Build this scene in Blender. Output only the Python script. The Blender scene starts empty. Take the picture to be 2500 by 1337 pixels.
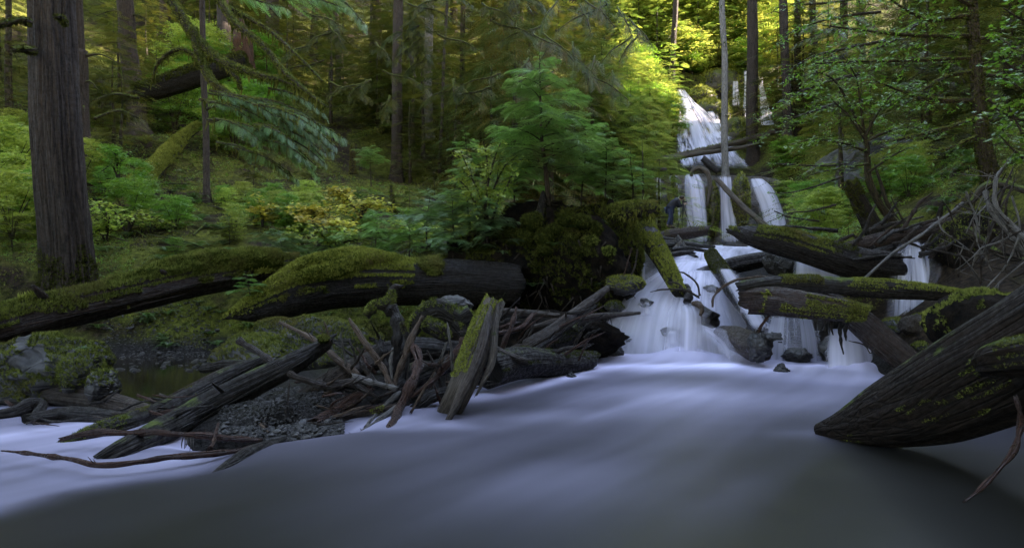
import bpy, math, random
import numpy as np
from mathutils import Vector, Matrix, Euler
random.seed(7); rng = np.random.default_rng(7)
S = bpy.context.scene
COL = S.collection
# ------------------------------------------------------------------ camera, world, sun, exposure
F = 2500*24/36.0
CAMZ = 1.5
cam = bpy.data.objects.new('camera', bpy.data.cameras.new('camera')); COL.objects.link(cam)
cam.data.lens = 24; cam.data.sensor_width = 36; cam.data.clip_end = 1000; cam.data.clip_start = .05
cam.location = (0, 0, CAMZ); cam.rotation_euler = (math.radians(90), 0, 0)
S.camera = cam
SUN_EL, SUN_AZ = 33.0, 86.0            # azimuth clockwise from +Y: the sun stands over the added right wall of the gorge
W = bpy.data.worlds.new('World'); S.world = W; W.use_nodes = True
nt = W.node_tree; bg = nt.nodes['Background']
sky = nt.nodes.new('ShaderNodeTexSky'); sky.sky_type = 'NISHITA'; sky.sun_disc = False
sky.sun_elevation = math.radians(SUN_EL); sky.sun_rotation = math.radians(SUN_AZ)
sky.air_density = 1.6; sky.dust_density = .6; sky.ozone_density = 2.0
nt.links.new(sky.outputs[0], bg.inputs[0]); bg.inputs[1].default_value = .15
sl = bpy.data.lights.new('sun', 'SUN'); sl.energy = 4.2; sl.angle = math.radians(.6); sl.color = (1, .99, .93)
so = bpy.data.objects.new('sun', sl); COL.objects.link(so)
_a, _e = math.radians(SUN_AZ), math.radians(SUN_EL)
so.rotation_euler = Vector((math.sin(_a)*math.cos(_e), math.cos(_a)*math.cos(_e), math.sin(_e))).to_track_quat('Z', 'Y').to_euler()
so.location = (20, 10, 60)
S.view_settings.view_transform = 'Standard'; S.view_settings.look = 'None'
S.view_settings.exposure = 3.6; S.view_settings.gamma = 1; S.view_settings.use_curve_mapping = False
S.view_settings.use_white_balance = True; S.view_settings.white_balance_temperature = 7900; S.view_settings.white_balance_tint = 20
S.render.engine = 'CYCLES'
cy = S.cycles; cy.max_bounces = 6; cy.diffuse_bounces = 3; cy.glossy_bounces = 2; cy.transmission_bounces = 3
cy.transparent_max_bounces = 16; cy.use_denoising = True; cy.caustics_reflective = False; cy.caustics_refractive = False
cy.sample_clamp_indirect = 4

# ------------------------------------------------------------------ helpers
def P(px, py, d):
    """the place at depth d that the photograph shows at (px, py)"""
    return np.array([(px-1250)/F*d, d, CAMZ + (668.5-py)/F*d])
def W0(px, py, z=0.0):
    """the place at height z seen at (px, py)"""
    return P(px, py, (CAMZ-z)*F/(py-668.5))

def _h(i, j, k, s):
    n = (i*374761393 + j*668265263 + k*1274126177 + s*974634777) & 0xffffffff
    n = ((n ^ (n >> 13))*1274126177) & 0xffffffff
    return ((n ^ (n >> 16)) & 0xffff)/32767.5 - 1
def vn(p, s=0):
    p = np.asarray(p, float); f = np.floor(p); t = p-f; t = t*t*(3-2*t); i = f.astype(np.int64)
    r = 0
    for a in (0, 1):
        wa = t[..., 0] if a else 1-t[..., 0]
        for b in (0, 1):
            wb = t[..., 1] if b else 1-t[..., 1]
            for c in (0, 1):
                wc = t[..., 2] if c else 1-t[..., 2]
                r = r + wa*wb*wc*_h(i[..., 0]+a, i[..., 1]+b, i[..., 2]+c, s)
    return r
def fbm(p, s=0, o=3):
    p = np.asarray(p, float); r = 0; a = 1.0; t = 0
    for k in range(o):
        r = r + a*vn(p*(2.03**k)+k*17.3, s+k); t += a; a *= .5
    return r/t
def sm(a, b, x):
    t = np.clip((x-a)/(b-a), 0, 1); return t*t*(3-2*t)

def mk(name, V, polys, mat=None, parent=None, smooth=True, attrs=None):
    me = bpy.data.meshes.new(name)
    V = np.ascontiguousarray(V, dtype=np.float32)
    polys = [np.asarray(q) for q in (polys if isinstance(polys, list) else [polys]) if len(q)]
    me.vertices.add(len(V)); me.vertices.foreach_set('co', V.ravel())
    nl = sum(q.size for q in polys); npl = sum(len(q) for q in polys)
    me.loops.add(nl); me.loops.foreach_set('vertex_index', np.concatenate([q.ravel() for q in polys]).astype(np.int32))
    me.polygons.add(npl)
    st = []; o = 0
    for q in polys:
        st.append(o+np.arange(len(q))*q.shape[1]); o += q.size
    me.polygons.foreach_set('loop_start', np.concatenate(st).astype(np.int32))
    me.polygons.foreach_set('use_smooth', np.full(npl, smooth))
    if attrs:
        for k, a in attrs.items():
            a = np.ascontiguousarray(a, dtype=np.float32)
            if a.ndim == 2:
                at = me.attributes.new(k, 'FLOAT_VECTOR', 'POINT'); at.data.foreach_set('vector', a.ravel())
            else:
                at = me.attributes.new(k, 'FLOAT', 'POINT'); at.data.foreach_set('value', a)
    me.update(calc_edges=True)
    if mat: me.materials.append(mat)
    o = bpy.data.objects.new(name, me); COL.objects.link(o)
    if parent is not None: par(o, parent)
    if parent is not None and name in ('moss', 'hanging_moss', 'leaves', 'foliage', 'twigs'): o['kind'] = 'stuff'
    return o
def par(o, p):
    o.parent = p
    o.matrix_parent_inverse = Matrix.Translation(-Vector(p.location)) if p.type == 'EMPTY' and p.parent is None and tuple(p.rotation_euler) == (0, 0, 0) and tuple(p.scale) == (1, 1, 1) else p.matrix_world.inverted()
def tag(o, label, cat, group=None):
    o['label'] = label; o['category'] = cat
    if group: o['group'] = group
    return o
def thing(name, label, cat, loc=(0, 0, 0), group=None):
    o = bpy.data.objects.new(name, None); COL.objects.link(o); o.location = tuple(float(v) for v in loc); o.empty_display_size = .1
    return tag(o, label, cat, group)
def struct(o): o['kind'] = 'structure'; return o
def stuff(o, label=None, cat=None):
    o['kind'] = 'stuff'
    if label: o['label'] = label
    if cat: o['category'] = cat
    return o
def join(parts):
    """[(V, [polys], {attrs})...] -> one"""
    Vs = []; Q = []; T = []; A = {}; o = 0
    for V, ps, at in parts:
        Vs.append(V)
        for q in ps:
            if len(q): (Q if q.shape[1] == 4 else T).append(np.asarray(q)+o)
        for k, a in at.items(): A.setdefault(k, []).append(a)
        o += len(V)
    ps = []
    if Q: ps.append(np.concatenate(Q))
    if T: ps.append(np.concatenate(T))
    return np.concatenate(Vs), ps, {k: np.concatenate(a) for k, a in A.items()}

def curve(pts, n):
    """Catmull-Rom through pts (any width), n samples evenly in chord length"""
    p = np.asarray(pts, float)
    if len(p) == 2: return p[0]+(p[1]-p[0])*np.linspace(0, 1, n)[:, None]
    e = np.vstack([2*p[0]-p[1], p, 2*p[-1]-p[-2]])
    L = np.concatenate([[0], np.cumsum(np.linalg.norm(np.diff(p[:, :3], axis=0), axis=1))])
    s = np.linspace(0, L[-1], n); k = np.clip(np.searchsorted(L, s, 'right')-1, 0, len(p)-2)
    t = ((s-L[k])/np.maximum(L[k+1]-L[k], 1e-9))[:, None]
    a, b, c, d = e[k], e[k+1], e[k+2], e[k+3]
    return .5*(2*b+(c-a)*t+(2*a-5*b+4*c-d)*t*t+(3*b-3*c+d-a)*t**3)
def nrm(v): return v/np.maximum(np.linalg.norm(v, axis=-1, keepdims=True), 1e-9)

def tube(pts, rad, seg=14, n=None, amp=.12, ridge=0., rk=9, jag=(0, 0), seed=0, ns=1.0, squash=None, cap=True):
    """round member through pts with radii rad (per point); lc = coordinates along the grain"""
    pts = np.asarray(pts, float); rad = np.asarray(rad, float)
    if rad.ndim == 0: rad = np.full(len(pts), float(rad))
    if len(rad) != len(pts): rad = np.interp(np.linspace(0, 1, len(pts)), np.linspace(0, 1, len(rad)), rad)
    L = np.sum(np.linalg.norm(np.diff(pts, axis=0), axis=1))
    if n is None: n = int(np.clip(L/max(rad.mean(), .004)/.7, 6, 90))
    c = curve(np.column_stack([pts, rad]), n); ctr = c[:, :3]; r = np.maximum(c[:, 3], .0015)
    t = nrm(np.gradient(ctr, axis=0))
    up = np.array([0, 0, 1.]) if abs(t[0][2]) < .8 else np.array([1., 0, 0])
    u = nrm(np.cross(up, t[0])); U = [u]
    for i in range(1, n):
        u = nrm(u-t[i]*np.dot(u, t[i])); U.append(u)
    U = np.array(U); Wv = np.cross(t, U)
    s = np.concatenate([[0], np.cumsum(np.linalg.norm(np.diff(ctr, axis=0), axis=1))])
    th = np.arange(seg)/seg*2*np.pi
    TH, SS = np.meshgrid(th, s); R = r[:, None]
    q = np.stack([np.cos(TH), np.sin(TH), SS/max(rad.mean(), .01)*.25*ns], -1)
    disp = 1+amp*fbm(q*1.3+seed*3.7, seed, 3)
    if ridge:
        a = np.stack([np.cos(TH)*rk*.5, np.sin(TH)*rk*.5, SS*ns/max(rad.mean(), .01)*.35], -1)
        disp = disp-ridge*np.abs(vn(a+seed, seed+5))+ridge*.35*vn(a*2.7+seed, seed+9)
    RR = R*disp
    if squash is not None: sq = squash
    else: sq = 1
    pos = ctr[:, None]+U[:, None]*(RR*np.cos(TH))[..., None]+Wv[:, None]*(RR*sq*np.sin(TH))[..., None]
    if jag[0]: pos[0] -= t[0]*(jag[0]*(.5+vn(np.stack([np.cos(th)*1.6, np.sin(th)*1.6, th*0+seed], -1), 3)))[:, None]
    if jag[1]: pos[-1] += t[-1]*(jag[1]*(.5+vn(np.stack([np.cos(th)*1.6, np.sin(th)*1.6, th*0+seed+7], -1), 4)))[:, None]
    V = pos.reshape(-1, 3); lc = np.stack([R*np.cos(TH), R*np.sin(TH), SS], -1).reshape(-1, 3)+seed*1.37
    i = np.arange(n-1)[:, None]*seg; j = np.arange(seg)[None]; j2 = (j+1) % seg
    Q = np.stack([i+j, i+j2, i+seg+j2, i+seg+j], -1).reshape(-1, 4)
    T = []
    if cap:
        e0 = pos[0].mean(0)+t[0]*min(jag[0]*.5, .1); e1 = pos[-1].mean(0)-t[-1]*min(jag[1]*.5, .1)
        V = np.vstack([V, e0, e1]); lc = np.vstack([lc, [seed, seed, 0], [seed, seed, s[-1]]])
        k = len(V)-2; jj = np.arange(seg)
        T = np.concatenate([np.stack([np.full(seg, k), (jj+1) % seg, jj], -1), np.stack([np.full(seg, k+1), (n-1)*seg+jj, (n-1)*seg+(jj+1) % seg], -1)])
    return V, [Q, T] if cap else [Q], {'lc': lc}

def blob(c, r, seg=28, amp=.25, fr=1.6, seed=0, flat=None):
    th = np.linspace(0, 2*np.pi, seg, endpoint=False); ph = np.linspace(.001, np.pi-.001, seg//2+1)
    PH, TH = np.meshgrid(ph, th, indexing='ij')
    d = np.stack([np.sin(PH)*np.cos(TH), np.sin(PH)*np.sin(TH), np.cos(PH)], -1)
    k = 1+amp*fbm(d*fr+seed*5.1, seed, 4)+amp*.25*vn(d*fr*5+seed, seed+3)
    pos = d*k[..., None]*np.asarray(r)+np.asarray(c)
    if flat is not None: pos[..., 2] = np.maximum(pos[..., 2], flat)
    m = seg//2+1; i = np.arange(m-1)[:, None]*seg; j = np.arange(seg)[None]; j2 = (j+1) % seg
    Q = np.stack([i+j, i+seg+j, i+seg+j2, i+j2], -1).reshape(-1, 4)
    return pos.reshape(-1, 3), [Q], {'lc': pos.reshape(-1, 3)+seed}

def tri_of(ps):
    T = []
    for q in ps:
        if not len(q): continue
        if q.shape[1] == 3: T.append(q)
        else: T += [q[:, [0, 1, 2]], q[:, [0, 2, 3]]]
    return np.concatenate(T)
def scatter_on(V, ps, density, cond=None, seed=0):
    r = np.random.default_rng(seed+11); T = tri_of(ps)
    a, b, c = V[T[:, 0]], V[T[:, 1]], V[T[:, 2]]; n = np.cross(b-a, c-a); ar = np.linalg.norm(n, axis=1)/2
    ok = np.ones(len(T), bool)
    nn = nrm(n); ctr = (a+b+c)/3
    if cond is not None: ok = cond(ctr, nn)
    w = ar*ok; tot = w.sum()
    if tot <= 0: return np.zeros((0, 3)), np.zeros((0, 3))
    N = int(tot*density); k = r.choice(len(T), N, p=w/tot)
    u, v = r.random((2, N)); f = u+v > 1; u[f] = 1-u[f]; v[f] = 1-v[f]
    return a[k]+(b-a)[k]*u[:, None]+(c-a)[k]*v[:, None], nn[k]
def inst(tv, tf, pos, X, Y, Z, tint=None):
    """template copied N times into one mesh"""
    N = len(pos); V = pos[:, None]+tv[None, :, 0:1]*X[:, None]+tv[None, :, 1:2]*Y[:, None]+tv[None, :, 2:3]*Z[:, None]
    Fc = (tf[None]+(np.arange(N)*len(tv))[:, None, None]).reshape(-1, tf.shape[1])
    if tint is None: tint = rng.random(N)
    return V.reshape(-1, 3), [Fc], {'tint': np.repeat(tint, len(tv))}
def frames(Zd, size, spin=None, r=rng):
    """orthonormal frames round direction Zd, random spin"""
    Zd = nrm(Zd); N = len(Zd); a = nrm(np.cross(Zd, np.array([.3, .2, 1.])+r.normal(0, .01, (N, 3)))); b = np.cross(Zd, a)
    t = r.random(N)*6.283 if spin is None else spin
    X = a*np.cos(t)[:, None]+b*np.sin(t)[:, None]; Y = np.cross(Zd, X); s = np.asarray(size)
    s = s[:, None] if s.ndim else s
    return X*s, Y*s, Zd*s

# ------------------------------------------------------------------ materials
class N:
    def __init__(s, name):
        s.m = bpy.data.materials.new(name); s.m.use_nodes = True; s.t = s.m.node_tree; s.t.nodes.clear()
        s.out = s.n('ShaderNodeOutputMaterial')
    def n(s, ty, **kw):
        x = s.t.nodes.new(ty)
        for k, v in kw.items():
            if k[0] == '_': setattr(x, k[1:], v)
        return x
    def set(s, x, i, v):
        if hasattr(v, 'is_output'): s.t.links.new(v, x.inputs[i])
        else:
            if isinstance(v, (tuple, list)) and len(v) == 3 and x.inputs[i].type == 'RGBA': v = (*v, 1)
            x.inputs[i].default_value = v
    def attr(s, name, out='Vector'):
        a = s.n('ShaderNodeAttribute', _attribute_name=name); return a.outputs[out]
    def pos(s): return s.n('ShaderNodeNewGeometry').outputs['Position']
    def obj(s): return s.n('ShaderNodeTexCoord').outputs['Object']
    def map(s, v, sc, loc=(0, 0, 0)):
        x = s.n('ShaderNodeMapping'); s.set(x, 0, v); x.inputs['Scale'].default_value = sc; x.inputs['Location'].default_value = loc; return x.outputs[0]
    def noise(s, v, scale, detail=6, rough=.6, dist=0):
        x = s.n('ShaderNodeTexNoise'); s.set(x, 'Vector', v); x.inputs['Scale'].default_value = scale; x.inputs['Detail'].default_value = detail
        x.inputs['Roughness'].default_value = rough; x.inputs['Distortion'].default_value = dist; return x.outputs[0]
    def voro(s, v, scale, feat='F1'):
        x = s.n('ShaderNodeTexVoronoi', _feature=feat); s.set(x, 'Vector', v); x.inputs['Scale'].default_value = scale; return x.outputs[0]
    def ramp(s, f, stops):
        x = s.n('ShaderNodeValToRGB'); s.set(x, 0, f); e = x.color_ramp.elements
        while len(e) < len(stops): e.new(.5)
        for k, (p, c) in enumerate(stops):
            e[k].position = p; e[k].color = (c, c, c, 1) if not isinstance(c, tuple) else (*c, 1)
        return x.outputs[0]
    def math(s, op, a, b=0., c=0., clamp=False):
        x = s.n('ShaderNodeMath', _operation=op, _use_clamp=clamp); s.set(x, 0, a); s.set(x, 1, b); s.set(x, 2, c); return x.outputs[0]
    def mix(s, f, a, b, bt='MIX'):
        x = s.n('ShaderNodeMix', _data_type='RGBA', _blend_type=bt); s.set(x, 0, f); s.set(x, 6, a); s.set(x, 7, b); return x.outputs[2]
    def bump(s, h, st, dist=.02):
        x = s.n('ShaderNodeBump'); s.set(x, 'Height', h); x.inputs['Strength'].default_value = st; x.inputs['Distance'].default_value = dist; return x.outputs[0]
    def nz(s):
        x = s.n('ShaderNodeSeparateXYZ'); s.set(x, 0, s.n('ShaderNodeNewGeometry').outputs['Normal']); return x.outputs[2]
    def bsdf(s, col, rough=.8, bump=None, spec=.3, **kw):
        x = s.n('ShaderNodeBsdfPrincipled'); s.set(x, 'Base Color', col); s.set(x, 'Roughness', rough)
        s.set(x, 'Specular IOR Level', spec)
        if bump is not None: s.set(x, 'Normal', bump)
        for k, v in kw.items(): s.set(x, k, v)
        return x.outputs[0]
    def done(s, sh): s.t.links.new(sh, s.out.inputs[0]); return s.m
def mixs(n, f, a, b):
    x = n.n('ShaderNodeMixShader'); n.set(x, 0, f); n.t.links.new(a, x.inputs[1]); n.t.links.new(b, x.inputs[2]); return x.outputs[0]

def wood(name, dark, light, grain=(14, 14, 1.1), moss=0., wet=.5, mcol=((.035, .055, .008), (.10, .125, .02)), bstr=.9, lichen=0., gs=1.6, spec=.32):
    n = N(name); lc = n.attr('lc')
    g = n.noise(n.map(lc, tuple(v*gs for v in grain)), 2.2, 8, .68, .3); g2 = n.noise(n.map(lc, (3, 3, 1.2)), 2, 4)
    ck = n.voro(n.map(lc, (grain[0]*1.1, grain[1]*1.1, grain[2]*.7)), 1.6, 'DISTANCE_TO_EDGE')
    f = n.math('ADD', n.math('MULTIPLY', g, .8), n.math('MULTIPLY', g2, .35))
    col = n.mix(n.ramp(f, [(.36, 0.), (.72, 1.)]), dark, light)
    crack = n.ramp(ck, [(0., .45), (.10, 1.)])
    col = n.mix(1., col, crack, 'MULTIPLY')
    h = n.math('ADD', g, n.math('MULTIPLY', n.ramp(ck, [(0., 0.), (.2, 1.)]), .5))
    rough = n.math('ADD', n.ramp(n.noise(lc, 16, 5, .7), [(.42, .70-.50*wet), (.58, .95-.15*wet)]), n.math('MULTIPLY', g, .08))
    if lichen:
        lf = n.ramp(n.noise(lc, 9, 5), [(.55, 0.), (.66, lichen)]); col = n.mix(lf, col, (.22, .24, .19))
    if moss:
        mn = n.noise(n.pos(), 3.2, 6, .65)
        mf = n.math('ADD', n.math('MULTIPLY', n.nz(), .30), n.math('ADD', mn, moss-.62))
        mf = n.ramp(mf, [(.30, 0.), (.42, 1.)])
        mc = n.mix(n.ramp(n.noise(n.pos(), 14, 5), [(.35, 0.), (.68, 1.)]), *mcol)
        col = n.mix(mf, col, mc); rough = n.math('MAXIMUM', rough, n.math('MULTIPLY', mf, .95))
        h = n.math('ADD', h, n.math('MULTIPLY', mf, n.noise(n.pos(), 38, 4)))
    return n.done(n.bsdf(col, rough, n.bump(h, bstr, .03), spec))

def mossm(name, c1, c2, c3=None):
    n = N(name); t = n.attr('tint', 'Fac'); nn = n.noise(n.pos(), 2.1, 4)
    col = n.mix(n.ramp(n.math('ADD', n.math('MULTIPLY', t, .5), n.math('MULTIPLY', nn, .5)), [(.3, 0.), (.62, 1.)]), c1, c2)
    if c3: col = n.mix(n.ramp(n.noise(n.pos(), .9, 3), [(.5, 0.), (.66, 1.)]), col, c3)
    a = n.n('ShaderNodeBsdfDiffuse'); n.set(a, 0, col); b = n.n('ShaderNodeBsdfTranslucent'); n.set(b, 0, col)
    return n.done(mixs(n, .25, a.outputs[0], b.outputs[0]))
def leafm(name, c1, c2, gloss=.15, trans=.45, c3=None, rough=.33):
    n = N(name); t = n.attr('tint', 'Fac'); oi = n.n('ShaderNodeObjectInfo').outputs['Random']
    f = n.math('ADD', n.math('MULTIPLY', t, .55), n.math('MULTIPLY', n.noise(n.pos(), 1.3, 3), .45))
    col = n.mix(n.ramp(f, [(.2, 0.), (.75, 1.)]), c1, c2)
    if c3: col = n.mix(n.ramp(n.math('ADD', n.math('MULTIPLY', t, .5), n.math('MULTIPLY', n.noise(n.pos(), .45, 3), .8)), [(.62, 0.), (.78, 1.)]), col, c3)
    hs = n.n('ShaderNodeHueSaturation'); n.set(hs, 'Color', col); n.set(hs, 'Value', n.math('ADD', n.math('MULTIPLY', oi, .35), .82)); n.set(hs, 'Hue', n.math('ADD', n.math('MULTIPLY', oi, .03), .485)); col = hs.outputs[0]
    a = n.bsdf(col, rough, None, gloss*2); b = n.n('ShaderNodeBsdfTranslucent')
    tc = n.mix(1., col, (1.2, 1.12, .68), 'MULTIPLY'); n.set(b, 0, tc)
    return n.done(mixs(n, trans, a, b.outputs[0]))

def rockm(name, dark, light, moss=0., wet=.5, sc=1.):
    n = N(name); p = n.pos()
    a = n.noise(p, 2.4*sc, 8, .65); b = n.voro(n.map(p, (1, 1, 1.8)), 3.2*sc, 'DISTANCE_TO_EDGE')
    col = n.mix(n.ramp(a, [(.38, 0.), (.66, 1.)]), dark, light)
    col = n.mix(1., col, n.ramp(b, [(0., .45), (.06, 1.)]), 'MULTIPLY')
    rough = n.ramp(a, [(.3, .75-.45*wet), (.7, .9-.4*wet)])
    h = n.math('ADD', a, n.math('MULTIPLY', n.ramp(b, [(0., 0.), (.1, 1.)]), .35))
    if moss:
        mf = n.math('ADD', n.math('MULTIPLY', n.nz(), .3), n.math('ADD', n.noise(p, 2.2, 6, .65), moss-.6)); mf = n.ramp(mf, [(.3, 0.), (.42, 1.)])
        mc = n.mix(n.ramp(n.noise(p, 9, 5), [(.35, 0.), (.68, 1.)]), (.03, .045, .008), (.11, .12, .015))
        col = n.mix(mf, col, mc); rough = n.math('MAXIMUM', rough, n.math('MULTIPLY', mf, .95))
    return n.done(n.bsdf(col, rough, n.bump(h, .8, .05), .5))

M = {}
M['bark_fir'] = wood('bark_fir', (.008, .0055, .004), (.055, .038, .028), (9, 9, 1.0), .06, .15, bstr=1.)
M['bark_hemlock'] = wood('bark_hemlock', (.012, .008, .006), (.070, .050, .038), (12, 12, 2.5), .08, .1)
M['bark_grey'] = wood('bark_grey', (.06, .055, .05), (.27, .25, .23), (10, 10, 2.0), 0., .1)
M['bark_red'] = wood('bark_red', (.03, .012, .008), (.16, .075, .045), (10, 10, 1.5), 0., .1)
M['bark_mossy'] = wood('bark_mossy', (.012, .009, .006), (.06, .045, .03), (12, 12, 2), .36, .1)
M['log_dark'] = wood('log_dark', (.0028, .002, .0015), (.017, .011, .008), (16, 16, 1.0), .0, .75)
M['log_dark_mossy'] = wood('log_dark_mossy', (.003, .0024, .0017), (.019, .013, .009), (14, 14, 1.0), .14, .6)
M['log_huge'] = wood('log_huge', (.003, .002, .0013), (.021, .012, .0075), (11, 11, 1.2), .18, .35, bstr=1., spec=.22)
M['log_brown'] = wood('log_brown', (.006, .0035, .0025), (.048, .026, .017), (20, 20, .9), .02, .7)
M['log_weathered'] = wood('log_weathered', (.009, .0065, .005), (.085, .062, .048), (26, 26, .8), .02, .6)
M['log_split'] = wood('log_split', (.014, .010, .0075), (.19, .15, .115), (34, 34, .7), .10, .45, bstr=1.)
M['stick_tan'] = wood('stick_tan', (.03, .018, .011), (.13, .08, .05), (30, 30, 2), .0, .7)
M['stick_dark'] = wood('stick_dark', (.010, .007, .005), (.05, .034, .026), (30, 30, 2), .04, .85)
M['stick_red'] = wood('stick_red', (.016, .006, .004), (.075, .030, .018), (24, 24, 1.4), .0, .95)
M['stick_pale'] = wood('stick_pale', (.035, .031, .028), (.20, .18, .165), (30, 30, 2), .0, .6)
M['twig'] = wood('twig', (.012, .008, .006), (.06, .042, .03), (30, 30, 3), .05, .4)
M['moss'] = mossm('moss', (.05, .068, .014), (.22, .245, .06), (.16, .14, .05))
M['moss_bright'] = mossm('moss_bright', (.10, .12, .018), (.33, .35, .08))
M['moss_dark'] = mossm('moss_dark', (.026, .034, .008), (.10, .11, .026))
M['moss_hang'] = mossm('moss_hang', (.05, .06, .012), (.14, .14, .035))
M['hemlock_near'] = leafm('hemlock_near', (.11, .24, .07), (.31, .54, .19), .3, .42)
M['hemlock_blue'] = leafm('hemlock_blue', (.09, .19, .08), (.24, .39, .19), .35, .38)
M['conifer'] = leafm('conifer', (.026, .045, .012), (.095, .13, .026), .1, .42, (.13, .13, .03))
M['conifer_sun'] = leafm('conifer_sun', (.07, .13, .03), (.19, .28, .07), .1, .5, (.28, .34, .09))  # lighter copy of the conifer greens, sunlight put into the colour
M['cedar'] = leafm('cedar', (.06, .10, .04), (.16, .22, .09), .15, .35, (.16, .12, .04))
M['leaf_green'] = leafm('leaf_green', (.06, .16, .02), (.17, .36, .05), .5, .5)
M['leaf_lime'] = leafm('leaf_lime', (.18, .28, .05), (.40, .48, .12), .25, .5)
M['leaf_yellow'] = leafm('leaf_yellow', (.44, .38, .07), (.64, .57, .16), .15, .45, (.30, .30, .05))
M['leaf_sun'] = leafm('leaf_sun', (.12, .19, .04), (.28, .38, .10), .15, .55, (.38, .39, .12))  # yellower leaf tone with the sun's light put into the colour
M['fern'] = leafm('fern', (.03, .075, .02), (.08, .16, .04), .3, .35)
M['rock'] = rockm('rock', (.010, .009, .009), (.07, .066, .064), .14, .5)
M['rock_wet'] = rockm('rock_wet', (.008, .007, .007), (.05, .045, .042), .0, .9, 2)
M['cliff'] = rockm('cliff', (.02, .017, .014), (.13, .105, .08), .14, .5, .8)
M['cliff_mossy'] = rockm('cliff_mossy', (.02, .018, .012), (.10, .08, .05), .34, .3, .8)
M['gravel'] = rockm('gravel', (.014, .013, .0125), (.085, .078, .072), 0, .8, 9)
def soil_mat():
    n = N('soil'); p = n.pos(); a = n.noise(p, 5, 8, .7); b = n.noise(n.map(p, (3, 3, 1)), 6, 6, .7)
    col = n.mix(n.ramp(a, [(.4, 0.), (.68, 1.)]), (.003, .0025, .002), (.022, .015, .010))
    return n.done(n.bsdf(col, .95, n.bump(n.math('ADD', a, b), 1., .08), .1))
M['soil'] = soil_mat()

def ground_mat():
    n = N('forest_floor'); p = n.pos()
    a = n.noise(p, 1.1, 8, .65); b = n.noise(p, 9, 6, .7); c = n.noise(p, .28, 4)
    moss = n.mix(n.ramp(b, [(.36, 0.), (.66, 1.)]), (.020, .026, .005), (.12, .13, .02))
    duff = n.mix(n.ramp(b, [(.4, 0.), (.65, 1.)]), (.008, .0055, .004), (.045, .030, .018))
    bare = n.attr('bare', 'Fac')
    f = n.ramp(n.math('SUBTRACT', n.math('ADD', n.math('MULTIPLY', a, .6), n.math('MULTIPLY', c, .45)), n.math('MULTIPLY', bare, .16)), [(.44, 0.), (.56, 1.)])
    col = n.mix(f, duff, moss)
    mud = n.mix(n.ramp(n.noise(p, 22, 6, .7), [(.4, 0.), (.65, 1.)]), (.004, .0035, .003), (.035, .032, .030))
    sh = n.attr('shore', 'Fac'); col = n.mix(sh, col, mud)
    return n.done(n.bsdf(col, .95, n.bump(n.math('ADD', b, n.math('MULTIPLY', a, 2.)), 1., .06), .1))
M['ground'] = ground_mat()

def river_mat():
    n = N('river_water'); f = n.attr('foam', 'Fac')
    foam = n.n('ShaderNodeBsdfDiffuse'); n.set(foam, 0, n.mix(f, (.13, .125, .18), (.74, .70, .92)))
    deep = n.bsdf((.016, .015, .011), .35, None, .2)
    return n.done(mixs(n, n.ramp(f, [(0., 0.), (1., 1.)]), deep, foam.outputs[0]))
M['river'] = river_mat()
def fall_mat(name, across=3., down=.25, lo=.38, hi=.62, base=.0, col=(.78, .76, .88), amax=.97, fine=.25):
    """lc = (metres across, metres down)"""
    n = N(name); lc = n.attr('lc'); fade = n.attr('fade', 'Fac')
    a = n.noise(n.map(lc, (across, down, 0)), 1.0, 2, .5, .1); b = n.noise(n.map(lc, (across*4.5, down*1.1, 0)), 1., 2)
    s = n.math('ADD', n.math('MULTIPLY', a, 1-fine), n.math('MULTIPLY', b, fine))
    st = n.ramp(s, [(lo, base), (hi, 1.)])
    al = n.math('MULTIPLY', n.math('MULTIPLY', st, fade), amax)
    d = n.n('ShaderNodeBsdfDiffuse'); n.set(d, 0, col); t = n.n('ShaderNodeBsdfTranslucent'); n.set(t, 0, col)
    w = mixs(n, .35, d.outputs[0], t.outputs[0]); tr = n.n('ShaderNodeBsdfTransparent')
    return n.done(mixs(n, al, tr.outputs[0], w))
M['fall'] = fall_mat('falling_water', 4., .25, .34, .64, .08)
M['fall_soft'] = fall_mat('falling_water_soft', 2.6, .18, .28, .60, .35, amax=.9)
M['fall_strand'] = fall_mat('falling_water_strands', 6., .25, .42, .68, 0., amax=.8)
M['fall_thin'] = fall_mat('falling_water_thin', 3.4, .2, .36, .66, .12, amax=.6)
M['fall_far'] = fall_mat('far_falling_water', 3.0, .5, .40, .60, .03, fine=.45)
n = N('pool_water'); M['pool'] = n.done(n.bsdf((.014, .010, .006), .06, n.bump(n.noise(n.map(n.pos(), (1, 3, 1)), 6, 3), .12, .01), .5))

# ------------------------------------------------------------------ terrain
CP = [P(*q) for q in [(160, 700, 12.8), (330, 345, 30), (970, 455, 36), (820, 235, 50), (0, 640, 13), (0, 560, 16), (0, 420, 21), (0, 250, 28), (0, 0, 42),
      (300, 560, 17), (500, 480, 21), (500, 350, 29), (700, 590, 16), (700, 420, 28), (600, 250, 40), (900, 560, 19), (900, 340, 40), (800, 40, 66), (400, 60, 52),
      (1000, 560, 20), (1200, 600, 16), (1200, 480, 28), (1200, 330, 45), (1250, 100, 62), (1500, 560, 22), (1450, 400, 38), (1380, 735, 13.6), (1150, 700, 14), (900, 690, 14), (500, 690, 13.5), (300, 700, 13.3),
      (1560, 390, 40), (1560, 180, 55), (1750, 405, 41), (1700, 240, 54), (1850, 190, 58), (1700, 90, 66), (1400, -60, 85), (1750, -90, 82), (2000, -120, 80), (1000, -100, 90),
      (1950, 350, 42), (1960, 470, 33), (2000, 540, 24), (1950, 585, 20), (2050, 330, 34), (2200, 400, 26), (2250, 250, 32), (2120, 560, 16), (2250, 560, 15.3), (2230, 660, 14.3), (2400, 445, 14.5), (2500, 420, 13), (2330, 520, 14), (2400, 720, 10.0),
      (2500, 300, 17), (2700, 300, 14)]]
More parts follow.
